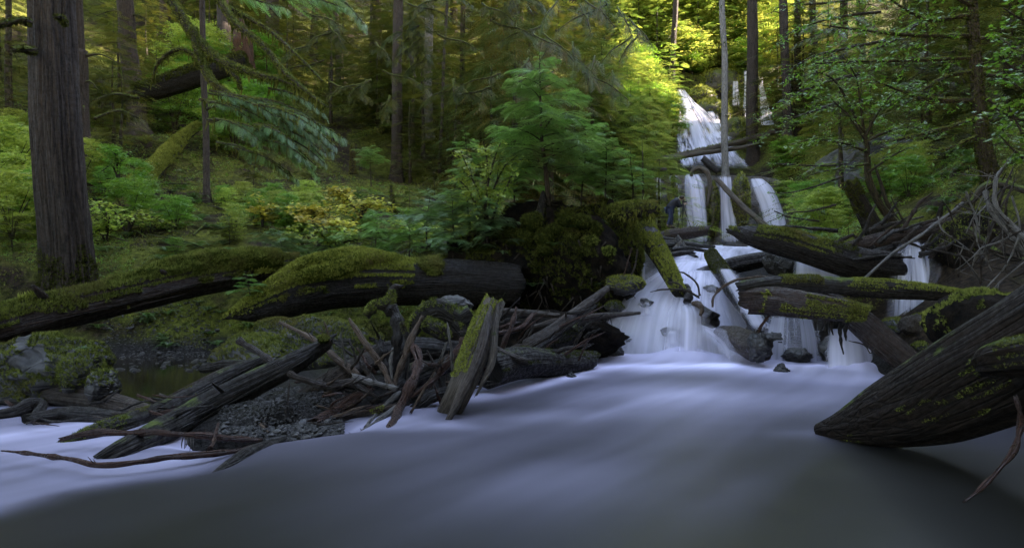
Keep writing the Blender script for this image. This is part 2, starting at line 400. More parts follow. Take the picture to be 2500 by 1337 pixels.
CP += [np.array(q, float) for q in [(-7, 12.1, .1), (-4, 12.3, .1), (-5.5, 12.9, .35), (-8.5, 12.0, .3), (-10, 11, .6), (-12, 9, 1.0), (-14, 6, 1.6), (-20, 10, 4), (-30, 20, 12), (-45, 40, 30), (-40, 0, 14), (-60, 60, 42),
      (-2, 12.6, .25), (0, 12.4, .1), (.8, 12.8, .2), (-6, 11.2, -.08), (-4, 11.2, -.05), (-6, 9.5, -.25), (-8, 9.5, -.25), (-3.3, 8.0, .12), (-2.6, 7.5, .16), (-1.9, 7.6, .15), (-2.9, 7.0, .08), (-2.3, 6.9, .08), (-2.0, 8.6, .2), (-1.3, 7.8, .08), (-1.2, 9.2, .18), (-.4, 10, .15), (-1, 11.2, .1), (-3, 10.2, .1),
      (-4.5, 6.6, -.45), (-7, 6.8, -.4), (-8, 8, -.05), (-2, 6.6, -.5), (0, 8, -.6), (2, 9, -.6), (4, 9, -.6), (0, 4, -.8), (-4, 4, -.7), (4, 5, -.7), (0, 0, -.6), (-8, 4, -.6), (-10, 5, .3), (2, 11.5, -.5), (4, 11.3, -.5),
      (5.0, 8, -.3), (7.6, 8, 1.1), (5.2, 9.5, -.2), (7.2, 9.8, 1.1), (4.8, 6, -.5), (6.6, 5, .2), (7.8, 6.3, 1.1), (6.5, 3.5, .3), (8, 0, 1.5), (0, -8, .4), (-6, -10, 2), (6, -10, 2.5), (0, -20, 6),
      (3.2, 13.4, 1.0), (2.6, 13.1, .6), (4.2, 13.2, .9), (3.9, 14.5, 1.35), (5.2, 17, 1.85), (6, 20, 2.15), (7.3, 26, 2.4), (8.5, 33, 2.6), (10, 36.5, 2.8), (8, 36.5, 2.9), (12.5, 36.5, 2.9), (5.6, 12.4, .3), (6.4, 12.4, .5), (7.4, 12.6, 1.0), (5.3, 10.8, -.1),
      (8, 39.8, 6.7), (10, 40, 6.9), (13, 40, 6.9), (15, 40, 7.0), (2.4, 15.5, 1.2), (4.6, 22, 2.2), (12, 15, 3.2), (16, 20, 6), (20, 26, 9)]]
CP = np.array(CP)
def wall(x, y):   # steep gorge side added to block the sun, mostly unseen, ending behind the falls
    return 68*sm(14, 46, x-np.maximum(y, 0)*.12)*(1-sm(40, 56, y))+8*sm(40, 70, x)
_K = np.linalg.norm(CP[:, None, :2]-CP[None, :, :2], axis=-1)
_n = len(CP); _A = np.zeros((_n+3, _n+3)); _A[:_n, :_n] = _K+np.eye(_n)*.15; _A[:_n, _n] = 1; _A[:_n, n_ := _n+1] = CP[:, 0]; _A[:_n, _n+2] = CP[:, 1]
_A[_n:, :_n] = _A[:_n, _n:].T
_w = np.linalg.solve(_A, np.concatenate([CP[:, 2]-wall(CP[:, 0], CP[:, 1]), [0, 0, 0]]))
CH = np.array([ # depth, centre x, half width, bed height of the stream and of the rock steps under the falls
 (11, 3.2, 2.6, -.5), (12.4, 3.4, 2.4, -.3), (13.2, 3.6, 2.2, .2), (14, 3.9, 2.0, .7), (15, 4.2, 1.7, 1.1), (17, 5.2, 1.6, 1.6), (20, 6.4, 1.6, 1.95), (26, 7.6, 2, 2.3), (34, 9.2, 3, 2.4), (37.9, 11.2, 5, 2.4),
 (39.3, 11.4, 5, 6.3), (41, 11.3, 3.4, 7.1), (44, 11.8, 3.6, 8.6), (47, 13.2, 4.8, 10.2), (50, 15.2, 6.2, 11.6), (54, 17.2, 5.8, 13.6), (57, 18.8, 5.5, 14.8), (60, 18.8, 5.5, 18)]).T
def H(x, y, detail=True):
    x = np.asarray(x, float); y = np.asarray(y, float); sh = x.shape; x = x.ravel(); y = y.ravel(); out = np.zeros(len(x))
    for a in range(0, len(x), 20000):
        b = slice(a, a+20000); k = np.hypot(x[b, None]-CP[None, :, 0], y[b, None]-CP[None, :, 1])
        out[b] = k@_w[:_n]+_w[_n]+_w[_n+1]*x[b]+_w[_n+2]*y[b]
    out += wall(x, y)
    xc = np.interp(y, CH[0], CH[1]); w = np.interp(y, CH[0], CH[2]); zb = np.interp(y, CH[0], CH[3]); e = np.maximum(np.abs(x-xc)-w, 0)
    cap = zb+e*1.1+np.where((y < 11) | (y > 60), 60, 0)+40*sm(57, 60, y); out = np.minimum(out, cap)
    if detail:
        q = np.stack([x, y, x*0], -1); d = np.clip((y-12.5)/8, 0, 1)*sm(2.5, 9, np.abs(x-.27*y))
        out += d*(.55*fbm(q*.22, 1, 3)+.28*np.abs(fbm(q*.9, 2, 3)))+.06*fbm(q*1.7, 3, 3)
    return out.reshape(sh)
def gp(px, d):
    x = (px-1250)/F*d; return np.array([x, d, float(H(np.array([x]), np.array([d]))[0])])
def grid_faces(ny, nx):
    i = np.arange(ny-1)[:, None]*nx; j = np.arange(nx-1)[None]
    return np.stack([i+j, i+j+1, i+nx+j+1, i+nx+j], -1).reshape(-1, 4)
yy = np.concatenate([np.linspace(-60, 3, 22)[:-1], np.linspace(3, 24, 150)[:-1], 24*np.exp(np.linspace(0, math.log(160/24.), 120))])
tt = np.linspace(-1, 1, 300); 
X = np.zeros((len(yy), len(tt))); Yg = np.repeat(yy[:, None], len(tt), 1)
X[:] = np.sinh(tt*2.6)/np.sinh(2.6)*130
g_ = (H(X, Yg))
_c = np.interp(Yg, CH[0], CH[1]); _hw = np.interp(Yg, CH[0], CH[2]); _nn = fbm(np.stack([X*.8, Yg*.8, 0*X], -1), 61, 3)
shore = np.clip(sm(.42, .14, g_+.12*_nn)*sm(14, 12.8, Yg)+sm(.9, .2, np.abs(X-_c)-_hw+.4*_nn)*sm(10.5, 12, Yg)*sm(44, 38, Yg), 0, 1)
bare = np.clip(np.exp(-((X-6.6)/1.6)**2-((Yg-11.5)/3.2)**2)*2.4+np.exp(-((X-1.2)/2.2)**2-((Yg-13.4)/1.2)**2)*2+sm(8, 12, X)*sm(30, 22, Yg)*.35+.5*_nn*sm(12, 16, Yg), 0, 1.6)
terr = struct(mk('hillside_ground', np.stack([X, Yg, g_], -1).reshape(-1, 3), grid_faces(len(yy), len(tt)), M['ground'], attrs={'shore': shore.ravel(), 'bare': bare.ravel()}))

# ------------------------------------------------------------------ foliage templates (x = along, y = side, z = up)
def spray(n=8, w=.42, needle=0, droop=.12, hang=0.):
    V = []; Fc = []
    def strip(p, q, wd):
        d = nrm(np.subtract(q, p)); s = np.array([-d[1], d[0], 0])*wd; k = len(V)
        m = np.add(p, np.subtract(q, p)*.55)
        V.extend([np.array(p), m+s, np.array(q), m-s]); Fc.append((k, k+1, k+2)); Fc.append((k, k+2, k+3))
    z = lambda x, y: -droop*x*x-hang*abs(y)
    for i in range(n):
        t = (i+.6)/n; L = w*(1-t)**.75*(.35+.65*min(1, t*4))+.05
        for s in (-1, 1):
            p = (t, 0, z(t, 0)); q = (t+L*.62, s*L*.85, z(t+L*.6, L))
            if needle:
                nn = needle; strip(p, q, .022)
                for j in range(nn):
                    u = (j+.7)/nn; b = np.add(p, np.subtract(q, p)*u); nl = .085*(1-.5*u)
                    for s2 in (-1, 1):
                        dx = np.array([.62+.3*s2*s, .85*s-.55*s2*s*1., 0]); dx = dx/np.linalg.norm(dx)*nl
                        k = len(V); e = np.array([dx[1], -dx[0], 0])*.34
                        V.extend([b-e, b+dx, b+e]); Fc.append((k, k+1, k+2))
            else: strip(p, q, .032)
    strip((0, 0, 0), (1.05, 0, z(1.05, 0)), .02)
    return np.array(V), np.array(Fc)
SP_FAR = spray(7, .45); SP_MID = spray(8, .42, 4, .2); SP_NEAR = spray(9, .42, 5, .3); SP_CED = spray(6, .5, 3, .5, .35)
def leafset(n=5, ll=.34):
    V = []; Fc = []; r = np.random.default_rng(3)
    for i in range(n):
        t = (i+1)/n; s = (-1, 1)[i % 2]; a = s*(.5+.4*r.random()) if i < n-1 else 0
        b = np.array([t-.15, 0, 0]); d = np.array([math.cos(a), math.sin(a), -.25+.5*r.random()]); d /= np.linalg.norm(d); sd = np.cross(d, [0, 0, 1]); sd = sd/np.linalg.norm(sd)+np.array([0, 0, .3*r.normal()])
        L = ll*(.8+.4*r.random()); k = len(V)
        V += [b, b+d*L*.3+sd*L*.3, b+d*L*.72+sd*L*.22, b+d*L+[0, 0, -.05*L], b+d*L*.72-sd*L*.22, b+d*L*.3-sd*L*.3]
        Fc += [(k, k+1, k+2), (k, k+2, k+3), (k, k+3, k+4), (k, k+4, k+5)]
    return np.array(V), np.array(Fc)
LEAF = leafset()
LEAF1 = (np.array([[0, 0, 0], [.5, .35, .05], [1, 0, -.05], [.5, -.35, .05]]), np.array([[0, 1, 2], [0, 2, 3]]))
def maple_leaf():
    a = np.linspace(-2.4, 2.4, 11); r = np.where(np.arange(11) % 2 == 0, .62, .34); r[4:7:2] = r[4:7:2]; r[5] = .42
    V = [np.zeros(3)]+[np.array([math.cos(t)*q+.3, math.sin(t)*q, .04*math.cos(3*t)]) for t, q in zip(a, r)]
    return np.array(V), np.array([(0, i, i+1) for i in range(1, 11)])
MAPLE = maple_leaf()
TUFT = (np.array([[-.16, 0, -.3], [.16, 0, -.3], [.3, .1, .9], [0, -.16, -.3], [0, .16, -.3], [-.25, .35, .8], [.12, -.12, -.3], [-.12, .12, -.3], [-.3, -.3, .75]]), np.array([[0, 1, 2], [3, 4, 5], [6, 7, 8]]))
HANG = (np.array([[-.5, 0, .1], [.5, 0, .1], [.32, .05, -.35], [-.3, -.05, -.4], [.04, 0, -1.]]), np.array([[0, 1, 2], [0, 2, 3], [3, 2, 4]]))

def tufts(V, ps, density, size, cond=None, seed=0, up=.5, tv=TUFT):
    p, nn = scatter_on(V, ps, density, cond, seed); r = np.random.default_rng(seed)
    if not len(p): return None
    d = nrm(nn+np.array([0, 0, up])+r.normal(0, .45, nn.shape)); s = size*(.6+.8*r.random(len(p)))
    return inst(tv[0], tv[1], p, *frames(d, s, None, r), r.random(len(p)))
def mossy(root, geo, density, size, cond=None, mat='moss', seed=0, name='moss', up=.5):
    g = tufts(geo[0], geo[1], density*1.5, size, cond or (lambda c, n: n[:, 2] > .25), seed, up)
    if g is None: return None
    return mk(name, g[0], g[1], M[mat], root, False, g[2])

def conifer_crown(h, r, nb, sp, ssz, seed, droop=.25, bare=.0, fill=1.0, shape=.85, up=.25):
    """geometry of a conifer's boughs, base at z=0"""
    q = np.random.default_rng(seed); pos = []; X = []; Z = []; tw = []
    for b in range(nb):
        t = (b+q.random())/nb; z = h*(bare+(1-bare)*t); L = r*((1-t)**shape)*(.65+.5*q.random())+.06*r
        az = b*2.39996+q.normal(0, .35); d = np.array([math.cos(az), math.sin(az), 0]); side = np.array([-d[1], d[0], 0])
        m = max(3, int(L/ssz*2.6*fill))
        for i in range(m):
            u = (i+.5+q.normal(0, .2))/m; u = min(max(u, .05), 1)
            c = np.array([0, 0, z])+d*L*u+np.array([0, 0, L*(up*u-(droop+up)*u*u)])+side*q.normal(0, .05*L)
            a = (1 if i % 2 else -1)*(1.0*(1-u)+.25)+q.normal(0, .2)
            x = d*math.cos(a)+side*math.sin(a)+np.array([0, 0, up*.5-(droop+.15)*u+q.normal(0, .12)])
            pos.append(c); X.append(x); Z.append([q.normal(0, .18), q.normal(0, .18), 1])
        tw.append((z, d, L))
    pos = np.array(pos); X = nrm(np.array(X)); Z = np.array(Z); Y = nrm(np.cross(Z, X)); Z = np.cross(X, Y)
    s = (ssz*(.7+.6*q.random(len(pos))))[:, None]
    return inst(sp[0], sp[1], pos, X*s, Y*s, Z*s, q.random(len(pos))), tw
def leaf_cloud(n, fn, tmpl, size, seed, tilt=.45):
    q = np.random.default_rng(seed); p = fn(q, n); n = len(p)
    a = q.random(n)*6.283; X = np.stack([np.cos(a), np.sin(a), q.normal(-.1, .3, n)], -1); Z = np.stack([q.normal(0, tilt, n), q.normal(0, tilt, n), np.ones(n)], -1)
    X = nrm(X); Y = nrm(np.cross(Z, X)); Z = np.cross(X, Y); s = (size*(.6+.8*q.random(n)))[:, None]
    return inst(tmpl[0], tmpl[1], p, X*s, Y*s, Z*s, q.random(n))
def layered(h, r, nl, flat=.12, base=0.):
    """positions in flat leafy layers inside an uneven crown"""
    def fn(q, n):
        cs = []
        for k in range(nl):
            t = q.random(); a = q.random()*6.283; rr = r*math.sqrt(q.random())*(1-.55*abs(t-.45)*1.6)
            cs.append((rr*math.cos(a), rr*math.sin(a), base+h*t, r*(.16+.22*q.random())))
        cs = np.array(cs); k = q.integers(0, nl, n); o = q.normal(0, 1, (n, 3))*.55; o[:, 2] *= flat*2
        return cs[k, :3]+o*cs[k, 3:4]
    return fn
def obj_of(geo, name, mat, parent=None, smooth=False): return mk(name, geo[0], geo[1], M[mat], parent, smooth, geo[2])
def mesh_of(geo, name, mat, smooth=False):
    o = obj_of(geo, name, mat, None, smooth); me = o.data; bpy.data.objects.remove(o); return me
def place(me, name, parent, loc=(0, 0, 0), rz=0., sc=(1, 1, 1)):
    o = bpy.data.objects.new(name, me); COL.objects.link(o); o.parent = parent
    o.location = loc; o.rotation_euler = (0, 0, rz); o.scale = sc; return o

def branches_geo(h, nb, r, seed, rb=.02, droop=.25, up=.25):
    """thin boughs inside a crown"""
    q = np.random.default_rng(seed); ps = []
    for b in range(nb):
        t = (b+.5)/nb; z = h*t; L = r*((1-t)**.85)*.8+.05*r; az = b*2.39996; d = np.array([math.cos(az), math.sin(az), 0])
        pts = [np.array([0, 0, z])+d*L*u+np.array([0, 0, L*(up*u-(droop+up)*u*u)]) for u in (0, .5, 1)]
        ps.append(tube(pts, [rb*(1-.6*t), rb*.6*(1-.6*t), rb*.2], 4, 4, 0, cap=False))
    return join(ps)

# ------------------------------------------------------------------ mesh library for the far forest
UC = []
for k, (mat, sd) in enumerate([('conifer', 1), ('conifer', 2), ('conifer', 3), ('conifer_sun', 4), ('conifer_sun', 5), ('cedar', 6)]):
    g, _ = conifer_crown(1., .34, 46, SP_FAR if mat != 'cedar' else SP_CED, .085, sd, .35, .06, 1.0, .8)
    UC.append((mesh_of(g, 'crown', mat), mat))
TALL = []
for k, (mat, sd) in enumerate([('conifer', 11), ('conifer', 12), ('conifer_sun', 13)]):
    g, _ = conifer_crown(1., .2, 80, SP_FAR, .042, sd, .5, .0, 1.0, .6)
    TALL.append(mesh_of(g, 'crown', mat))
DEC = []
for k, (mat, sd) in enumerate([('leaf_green', 21), ('leaf_sun', 22), ('leaf_sun', 23), ('leaf_yellow', 24), ('leaf_lime', 25)]):
    g = leaf_cloud(4200, layered(1., .5, 90), LEAF, .052, sd); DEC.append(mesh_of(g, 'foliage', mat))
stem1 = mesh_of(tube([(0, 0, -.1), (.01, 0, .3), (-.01, .01, .6), (.0, 0, 1.)], [.03, .02, .012, .004], 6, 8, .1), 'trunk', 'bark_mossy', True)
def forked():
    ps = []
    q = np.random.default_rng(9)
    for k in range(5):
        a = k*1.26+q.random(); ps.append(tube([(0, 0, -.05), (.08*math.cos(a), .08*math.sin(a), .35), (.28*math.cos(a), .28*math.sin(a), .85)], [.016, .01, .003], 5, 6, .1, seed=k))
    return join(ps)
stem2 = mesh_of(forked(), 'stem', 'twig', True)
trunkL = {}
def trunk_mesh(mat, seed, seg=26, n=90):
    if (mat, seed) not in trunkL:
        g = tube([(0, 0, -.03), (0, 0, .012), (.004, 0, .06), (.002, .003, .3), (-.003, 0, .65), (0, 0, 1.)], np.array([1.7, 1.28, 1.05, .85, .55, .12]), seg, n, .05, .10, 11, seed=seed, ns=40.)
        V = g[0]; trunkL[(mat, seed)] = mesh_of(g, 'trunk', mat, True)
    return trunkL[(mat, seed)]
# trunk meshes above: unit radius, unit height; scaled per tree
def tall_tree(loc, h, r, mat, seed, crown=None, c0=.45, label='', group=None, lean=(0, 0), name='conifer_tree', cr=1., stubs=0):
    t = thing(name, label, 'tree', loc, group); t.rotation_euler = (lean[0], lean[1], 0)
    tr = place(trunk_mesh(mat, seed % 3), 'trunk', t, (0, 0, 0), seed*1.3, (r, r, h))
    tr.data = tr.data
    if crown is not None: place(TALL[crown], 'crown', t, (0, 0, h*c0), seed*2.1, (h*cr, h*cr, h*(1-c0)*1.05))
    if stubs:
        q = np.random.default_rng(seed); ps = []
        for k in range(stubs):
            z = h*(.05+.5*q.random()); a = q.random()*6.283; L = .5+1.2*q.random(); d = np.array([math.cos(a), math.sin(a), 0])
            ps.append(tube([d*r*.5+[0, 0, z], d*(r+L*.5)+[0, 0, z+.1], d*(r+L)+[0, 0, z-.15-.3*q.random()]], [.04, .025, .008], 5, 6, .2, seed=k))
        g = join(ps); o = obj_of(g, 'dead_branches', 'bark_mossy', None, True); o.parent = t
    return t

# ------------------------------------------------------------------ named trees of the photograph
def trunk_thing(pts, rad, mat, label, name='conifer_tree', seg=40, n=220, amp=.06, ridge=.10, rk=16, seed=1, group=None, cat='tree', moss=None):
    t = thing(name, label, cat, pts[0], group)
    g = tube(pts, rad, seg, n, amp, ridge, rk, seed=seed, ns=.35, jag=(0, .0))
    obj_of(g, 'trunk', mat, t, True)
    if moss: mossy(t, g, moss[0], moss[1], moss[2], 'moss_dark', seed)
    return t, g
def crown_on(t, which, z, x, y, hs, rs, rz=0.):
    o = place(TALL[which], 'crown', t); o.location = Vector((x, y, z))-t.location; o.rotation_euler.z = rz; o.scale = (rs, rs, hs); return o
# 1 huge fir on the left
b = P(168, 735, 12.8); top = P(124, -40, 13.2)
t, g = trunk_thing([b+[0, 0, -.3], b+[0, 0, .15], b+[-.02, 0, .8], P(140, 350, 12.9), top, top+[-.5, .3, 9], top+[-.6, .5, 24]], [.70, .55, .455, .43, .40, .32, .08], 'bark_fir',
     'huge dark trunk with furrowed bark standing at the far left', seg=120, n=420, ridge=.17, rk=26, amp=.05, moss=(700, .05, lambda c, n: (c[:, 2] < b[2]+.7+.5*vn(c*3)) & (c[:, 2] < 4)))
crown_on(t, 0, 13, -10, 13.5, 18, 22)
# mossy snags of dead branch on it
for k, (pp, rr) in enumerate([([P(75, 55, 12.6), P(45, 50, 12.4), P(0, 62, 12.2), P(-40, 70, 12)], [.07, .06, .05, .03]), ([P(85, 125, 12.6), P(50, 120, 12.4), P(32, 122, 12.3)], [.08, .06, .05]), ([P(160, 60, 12.4), P(150, 45, 12.1), P(135, 40, 11.9)], [.05, .05, .03])]):
    gg = tube(pp, rr, 10, 24, .2, seed=k); br = obj_of(gg, 'branch', 'bark_mossy', t, True)
    hg = tufts(gg[0], gg[1], 900, .05, None, k, -.3); mk('moss', hg[0], hg[1], M['moss_dark'], br, False, hg[2])

SPEC = [ # px at top, px at base, base py, depth, radius, bark, label, crown?
 (303, 337, 350, 30, .40, 'bark_hemlock', 'grey brown trunk with roots flaring on the mossy slope, right of the huge fir', .0),
 (192, 208, 330, 22, .22, 'bark_fir', 'thin dark trunk half hidden behind the right edge of the huge fir', .0),
 (492, 505, 440, 20, .095, 'bark_hemlock', 'slender trunk between the drooping mossy boughs and the mossy slope', .0),
 (545, 548, 200, 40, .38, 'bark_fir', 'dark trunk behind the mossy drooping boughs beside a rotten red stump', .0),
 (668, 662, 110, 48, .50, 'bark_hemlock', 'thick grey trunk at the top of the left slope', .0),
 (822, 826, 235, 50, .22, 'bark_hemlock', 'straight brown trunk in the dark right of the drooping boughs', .0),
 (972, 968, 458, 36, .29, 'bark_hemlock', 'straight scaly trunk with a curved mossy branch, left of the young hemlocks', .0),
 (1052, 1044, 300, 43, .30, 'bark_grey', 'pale weathered snag with streaked bark behind the scaly trunk', .0),
 (1092, 1072, 385, 37, .09, 'bark_hemlock', 'thin pale trunk right of the weathered snag', .0),
 (1262, 1260, 190, 46, .42, 'bark_hemlock', 'thick reddish trunk above the young hemlock, left one of a pair', .0),
 (1296, 1290, 180, 48, .30, 'bark_fir', 'dark trunk right beside the thick reddish trunk above the young hemlock', .0),
 (1766, 1771, 412, 40.6, .198, 'bark_grey', 'pale grey bare trunk standing in front of the waterfall', .0),
 (1836, 1839, 345, 44, .37, 'bark_fir', 'dark brown trunk between two strands of the upper waterfall', .0),
 (1912, 1922, 330, 42, .28, 'bark_fir', 'dark trunk just right of the upper waterfall', .0),
 (1945, 1950, 340, 44, .22, 'bark_hemlock', 'second dark trunk right of the upper waterfall', .0),
 (1985, 1990, 330, 47, .25, 'bark_hemlock', 'third trunk right of the upper waterfall', .0),
 (2062, 2058, 260, 48, .30, 'bark_hemlock', 'brown trunk behind the leaves at upper right', .0),
 (2105, 2100, 260, 44, .28, 'bark_fir', 'darker trunk right of the brown trunk behind the leaves at upper right', .0),
 (770, 765, 200, 55, .3, 'bark_hemlock', 'trunk in deep shade behind the drooping boughs', .0),
 (905, 908, 300, 46, .12, 'bark_hemlock', 'thin dark trunk left of the scaly trunk', .0),
 (1130, 1128, 280, 50, .2, 'bark_hemlock', 'dim trunk behind the boughs of the young hemlock', .0),
 (1212, 1205, 260, 52, .26, 'bark_fir', 'dim trunk left of the thick reddish trunk', .0),
 (20, 22, 330, 26, .12, 'bark_mossy', 'slim mossy trunk left of the huge fir', .0),
 (1650, 1640, 200, 57, .25, 'bark_hemlock', 'trunk among sunlit foliage left of the waterfall', .0),
]
for k, (pt, pb, py, d, r, mat, lab, _) in enumerate(SPEC):
    bs = P(pb, py, d); gz = float(H(bs[0:1], bs[1:2])[0]); bs[2] = gz
    tp = P(pt, -20, d*1.01); ln = (tp-bs); tp2 = bs+ln*max(1., 26/ max(ln[2], 1))
    wob = [bs+(tp-bs)*u+np.array([vn(np.array([[k*3.1, u*4, 0]]))[0]*r*.5, 0, 0]) for u in (.3, .65, 1.)]
    t, g = trunk_thing([bs+[0, 0, -.6], bs+[0, 0, .1], bs+(tp-bs)*.08]+wob+[tp2], [r*1.9, r*1.5, r*1.1, r, r*.92, r*.85, r*.3], mat, lab, seg=28 if r > .15 else 14, n=140, seed=k+2, amp=.10, ridge=.10, rk=12)
    if mat != 'bark_grey' : crown_on(t, k % 2 if not 1600 < pt < 1700 else 2, tp2[2]*.55+bs[2]*.45, tp2[0], tp2[1], 16, 32, k)
    q = np.random.default_rng(k)
    ps = []
    for j in range(5 if r > .15 else 2):
        u = .25+.7*q.random(); c = bs+(tp-bs)*u; a = q.random()*3.14+3.14*(j % 2); L = .5+1.1*q.random(); dd = np.array([math.cos(a), -.4*abs(math.sin(a)), 0])
        ps.append(tube([c, c+dd*L*.5+[0, 0, .08], c+dd*L+[0, 0, -.1-.3*q.random()]], [.05, .03, .012], 6, 8, .25, seed=j))
    for gg in ps: obj_of(gg, 'branch', 'bark_mossy', t, True)
    if pt == 972:
        gg = tube([P(975, 100, 35.7), P(1000, 130, 35.3), P(1010, 180, 35.3), P(1016, 190, 35.2)], [.1, .12, .1, .03], 8, 24, .25); br = obj_of(gg, 'branch', 'bark_mossy', t, True)
        hg = tufts(gg[0], gg[1], 250, .1, None, 3, -.4); mk('moss', hg[0], hg[1], M['moss'], br, False, hg[2])

# rotten stump behind the boughs
t = thing('rotten_stump', 'rotten red brown stump behind the drooping mossy boughs', 'stump', P(592, 190, 37))
g = tube([P(592, 200, 37), P(592, 150, 37), P(590, 85, 37), P(586, 62, 37)], [.75, .6, .5, .25], 30, 40, .2, .25, 10, (0, .5), 4); obj_of(g, 'trunk', 'bark_red', t, True)
# broken stumps on slopes
for k, (a, bb, r0, lab) in enumerate([((862, 410, 33), (860, 355, 33), .14, 'short mossy broken snag left of the scaly trunk'), ((958, 510, 21), (955, 455, 21), .10, 'mossy post like stump in front of the scaly trunk'), ((125, 430, 22), (130, 350, 22), .1, 'mossy stub behind the huge fir')]):
    t = thing('broken_stump', lab, 'stump', P(*a)); g = tube([P(*a)+[0, 0, -.3], P(*a), P(*bb)], [r0*1.3, r0, r0*.5], 14, 24, .3, jag=(0, .1), seed=k); obj_of(g, 'trunk', 'bark_mossy', t, True)
    mossy(t, g, 500, .07, lambda c, n: n[:, 2] > -.6, 'moss', k)

# ------------------------------------------------------------------ forest fill on the slopes
def forest_tree(px, d, h, k, grp, label, kind='under'):
    p = gp(px, d)
    t = thing('understory_conifer' , label, 'tree', p-[0, 0, .15], grp)
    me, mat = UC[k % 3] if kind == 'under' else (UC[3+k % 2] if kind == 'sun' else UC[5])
    place(me, 'crown', t, (0, 0, 0), k*1.7, (h*1.25, h*1.25, h)); place(stem1, 'trunk', t, (0, 0, 0), k, (h*.6, h*.6, h*.72)); return t
q = np.random.default_rng(5); k = 0
def clear(px, d, h):
    return False
for (x0, x1, d0, d1, n_, h0, h1, kind, grp, lab) in [
    (-150, 480, 24, 46, 16, 3, 7, 'under', 'young conifers on the left slope', 'young conifer on the mossy left slope in deep shade'),
    (380, 1050, 38, 60, 34, 4, 9, 'under', 'young conifers at the top of the left slope', 'young conifer among trunks at the top of the left slope'),
    (1000, 1480, 34, 62, 34, 5, 11, 'under', 'conifers behind the young hemlocks', 'dark conifer behind the young hemlocks on the root mound'),
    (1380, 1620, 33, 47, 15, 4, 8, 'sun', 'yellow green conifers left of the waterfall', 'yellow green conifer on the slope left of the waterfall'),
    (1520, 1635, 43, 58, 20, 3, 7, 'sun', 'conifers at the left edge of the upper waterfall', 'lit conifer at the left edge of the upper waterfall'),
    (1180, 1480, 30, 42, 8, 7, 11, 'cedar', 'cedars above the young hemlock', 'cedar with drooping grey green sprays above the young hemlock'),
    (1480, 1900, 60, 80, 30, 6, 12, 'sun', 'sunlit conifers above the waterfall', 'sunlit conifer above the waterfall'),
    (1880, 2060, 40, 60, 14, 6, 11, 'under', 'conifers right of the waterfall', 'conifer behind the trunks right of the waterfall'),
    (2050, 2650, 20, 44, 30, 4, 9, 'under', 'conifers on the right wall of the gorge', 'dark conifer on the right wall of the gorge')]:
    for _ in range(n_):
        k += 1; px = x0+(x1-x0)*q.random(); d = d0+(d1-d0)*q.random()
        forest_tree(px, d, h0+(h1-h0)*q.random(), k, grp, lab, kind)
def bush(px, d, h, w, which, k, name, lab, grp, cat='shrub'):
    p = gp(px, d); t = thing(name, lab, cat, p-[0, 0, .05], grp)
    place(DEC[which], 'foliage', t, (0, 0, h*.12), k*1.9, (w, w, h)); place(stem2, 'stem', t, (0, 0, 0), k, (w, w, h)); return t
for (x0, x1, d0, d1, n_, h0, h1, which, name, grp, lab) in [
    (1550, 1635, 44, 56, 16, 2, 3.5, (1, 2, 0), 'leafy_shrub', 'shrubs up the left edge of the upper waterfall', 'sunlit shrub up the left edge of the upper waterfall'),
    (1660, 1900, 58, 62, 26, 2, 4, (1, 2, 0), 'leafy_shrub', 'shrubs along the top of the waterfall', 'sunlit shrub along the top of the waterfall'),
    (1540, 1600, 39.5, 43, 7, 1.0, 1.8, (1, 2), 'leafy_shrub', 'sunlit shrubs left of the waterfall', 'yellow green shrub beside the upper waterfall, left side'),
    (1905, 1990, 38.5, 42, 9, 1.0, 2.2, (0, 1), 'leafy_shrub', 'shrubs on the ledge right of the waterfall', 'green shrub on the ledge above the lower waterfall'),
    (1530, 1900, 61, 74, 22, 4, 8, (1, 2), 'broadleaf_tree', 'sunlit broadleaf trees above the waterfall', 'sunlit yellow broadleaf tree above the waterfall'),
    (1950, 2030, 22, 34, 14, .6, 1.1, (4, 0), 'leafy_shrub', 'pale shrubs right of the lower waterfall', 'pale green shrub right of the lower waterfall'),
    (2000, 2250, 17, 24, 16, .5, 1.2, (4, 0), 'leafy_shrub', 'shrubs below the rock face', 'green shrub below the rock face at right'),
    (0, 420, 14.5, 22, 16, .6, 1.4, (0, 4, 0), 'leafy_shrub', 'shrubs round the huge fir', 'small leafy shrub on the left slope near the huge fir'),
    (0, 90, 15, 24, 8, 1.0, 2., (4, 4), 'leafy_shrub', 'yellowing shrubs left of the huge fir', 'yellowing shrub left of the huge fir'),
    (420, 1200, 14.5, 22, 44, .35, .8, (0, 4, 0), 'leafy_shrub', 'low shrubs above the mossy logs', 'low leafy shrub on the bank above the mossy logs'),
    (350, 720, 28, 44, 14, 2, 4, (0, 0, 4), 'leafy_shrub', 'lit shrubs high on the left slope', 'green shrub catching light high on the left slope'),
    (1530, 1592, 24, 31, 8, .4, .8, (0, 4), 'leafy_shrub', 'shrubs by the photographer', 'small leafy shrub on the ground near the photographer')]:
    for _ in range(n_):
        k += 1; hh = h0+(h1-h0)*q.random(); bush(x0+(x1-x0)*q.random(), d0+(d1-d0)*q.random(), hh, hh*(.8+.5*q.random()), which[k % len(which)], k, name, lab, grp, 'tree' if 'tree' in name else 'shrub')
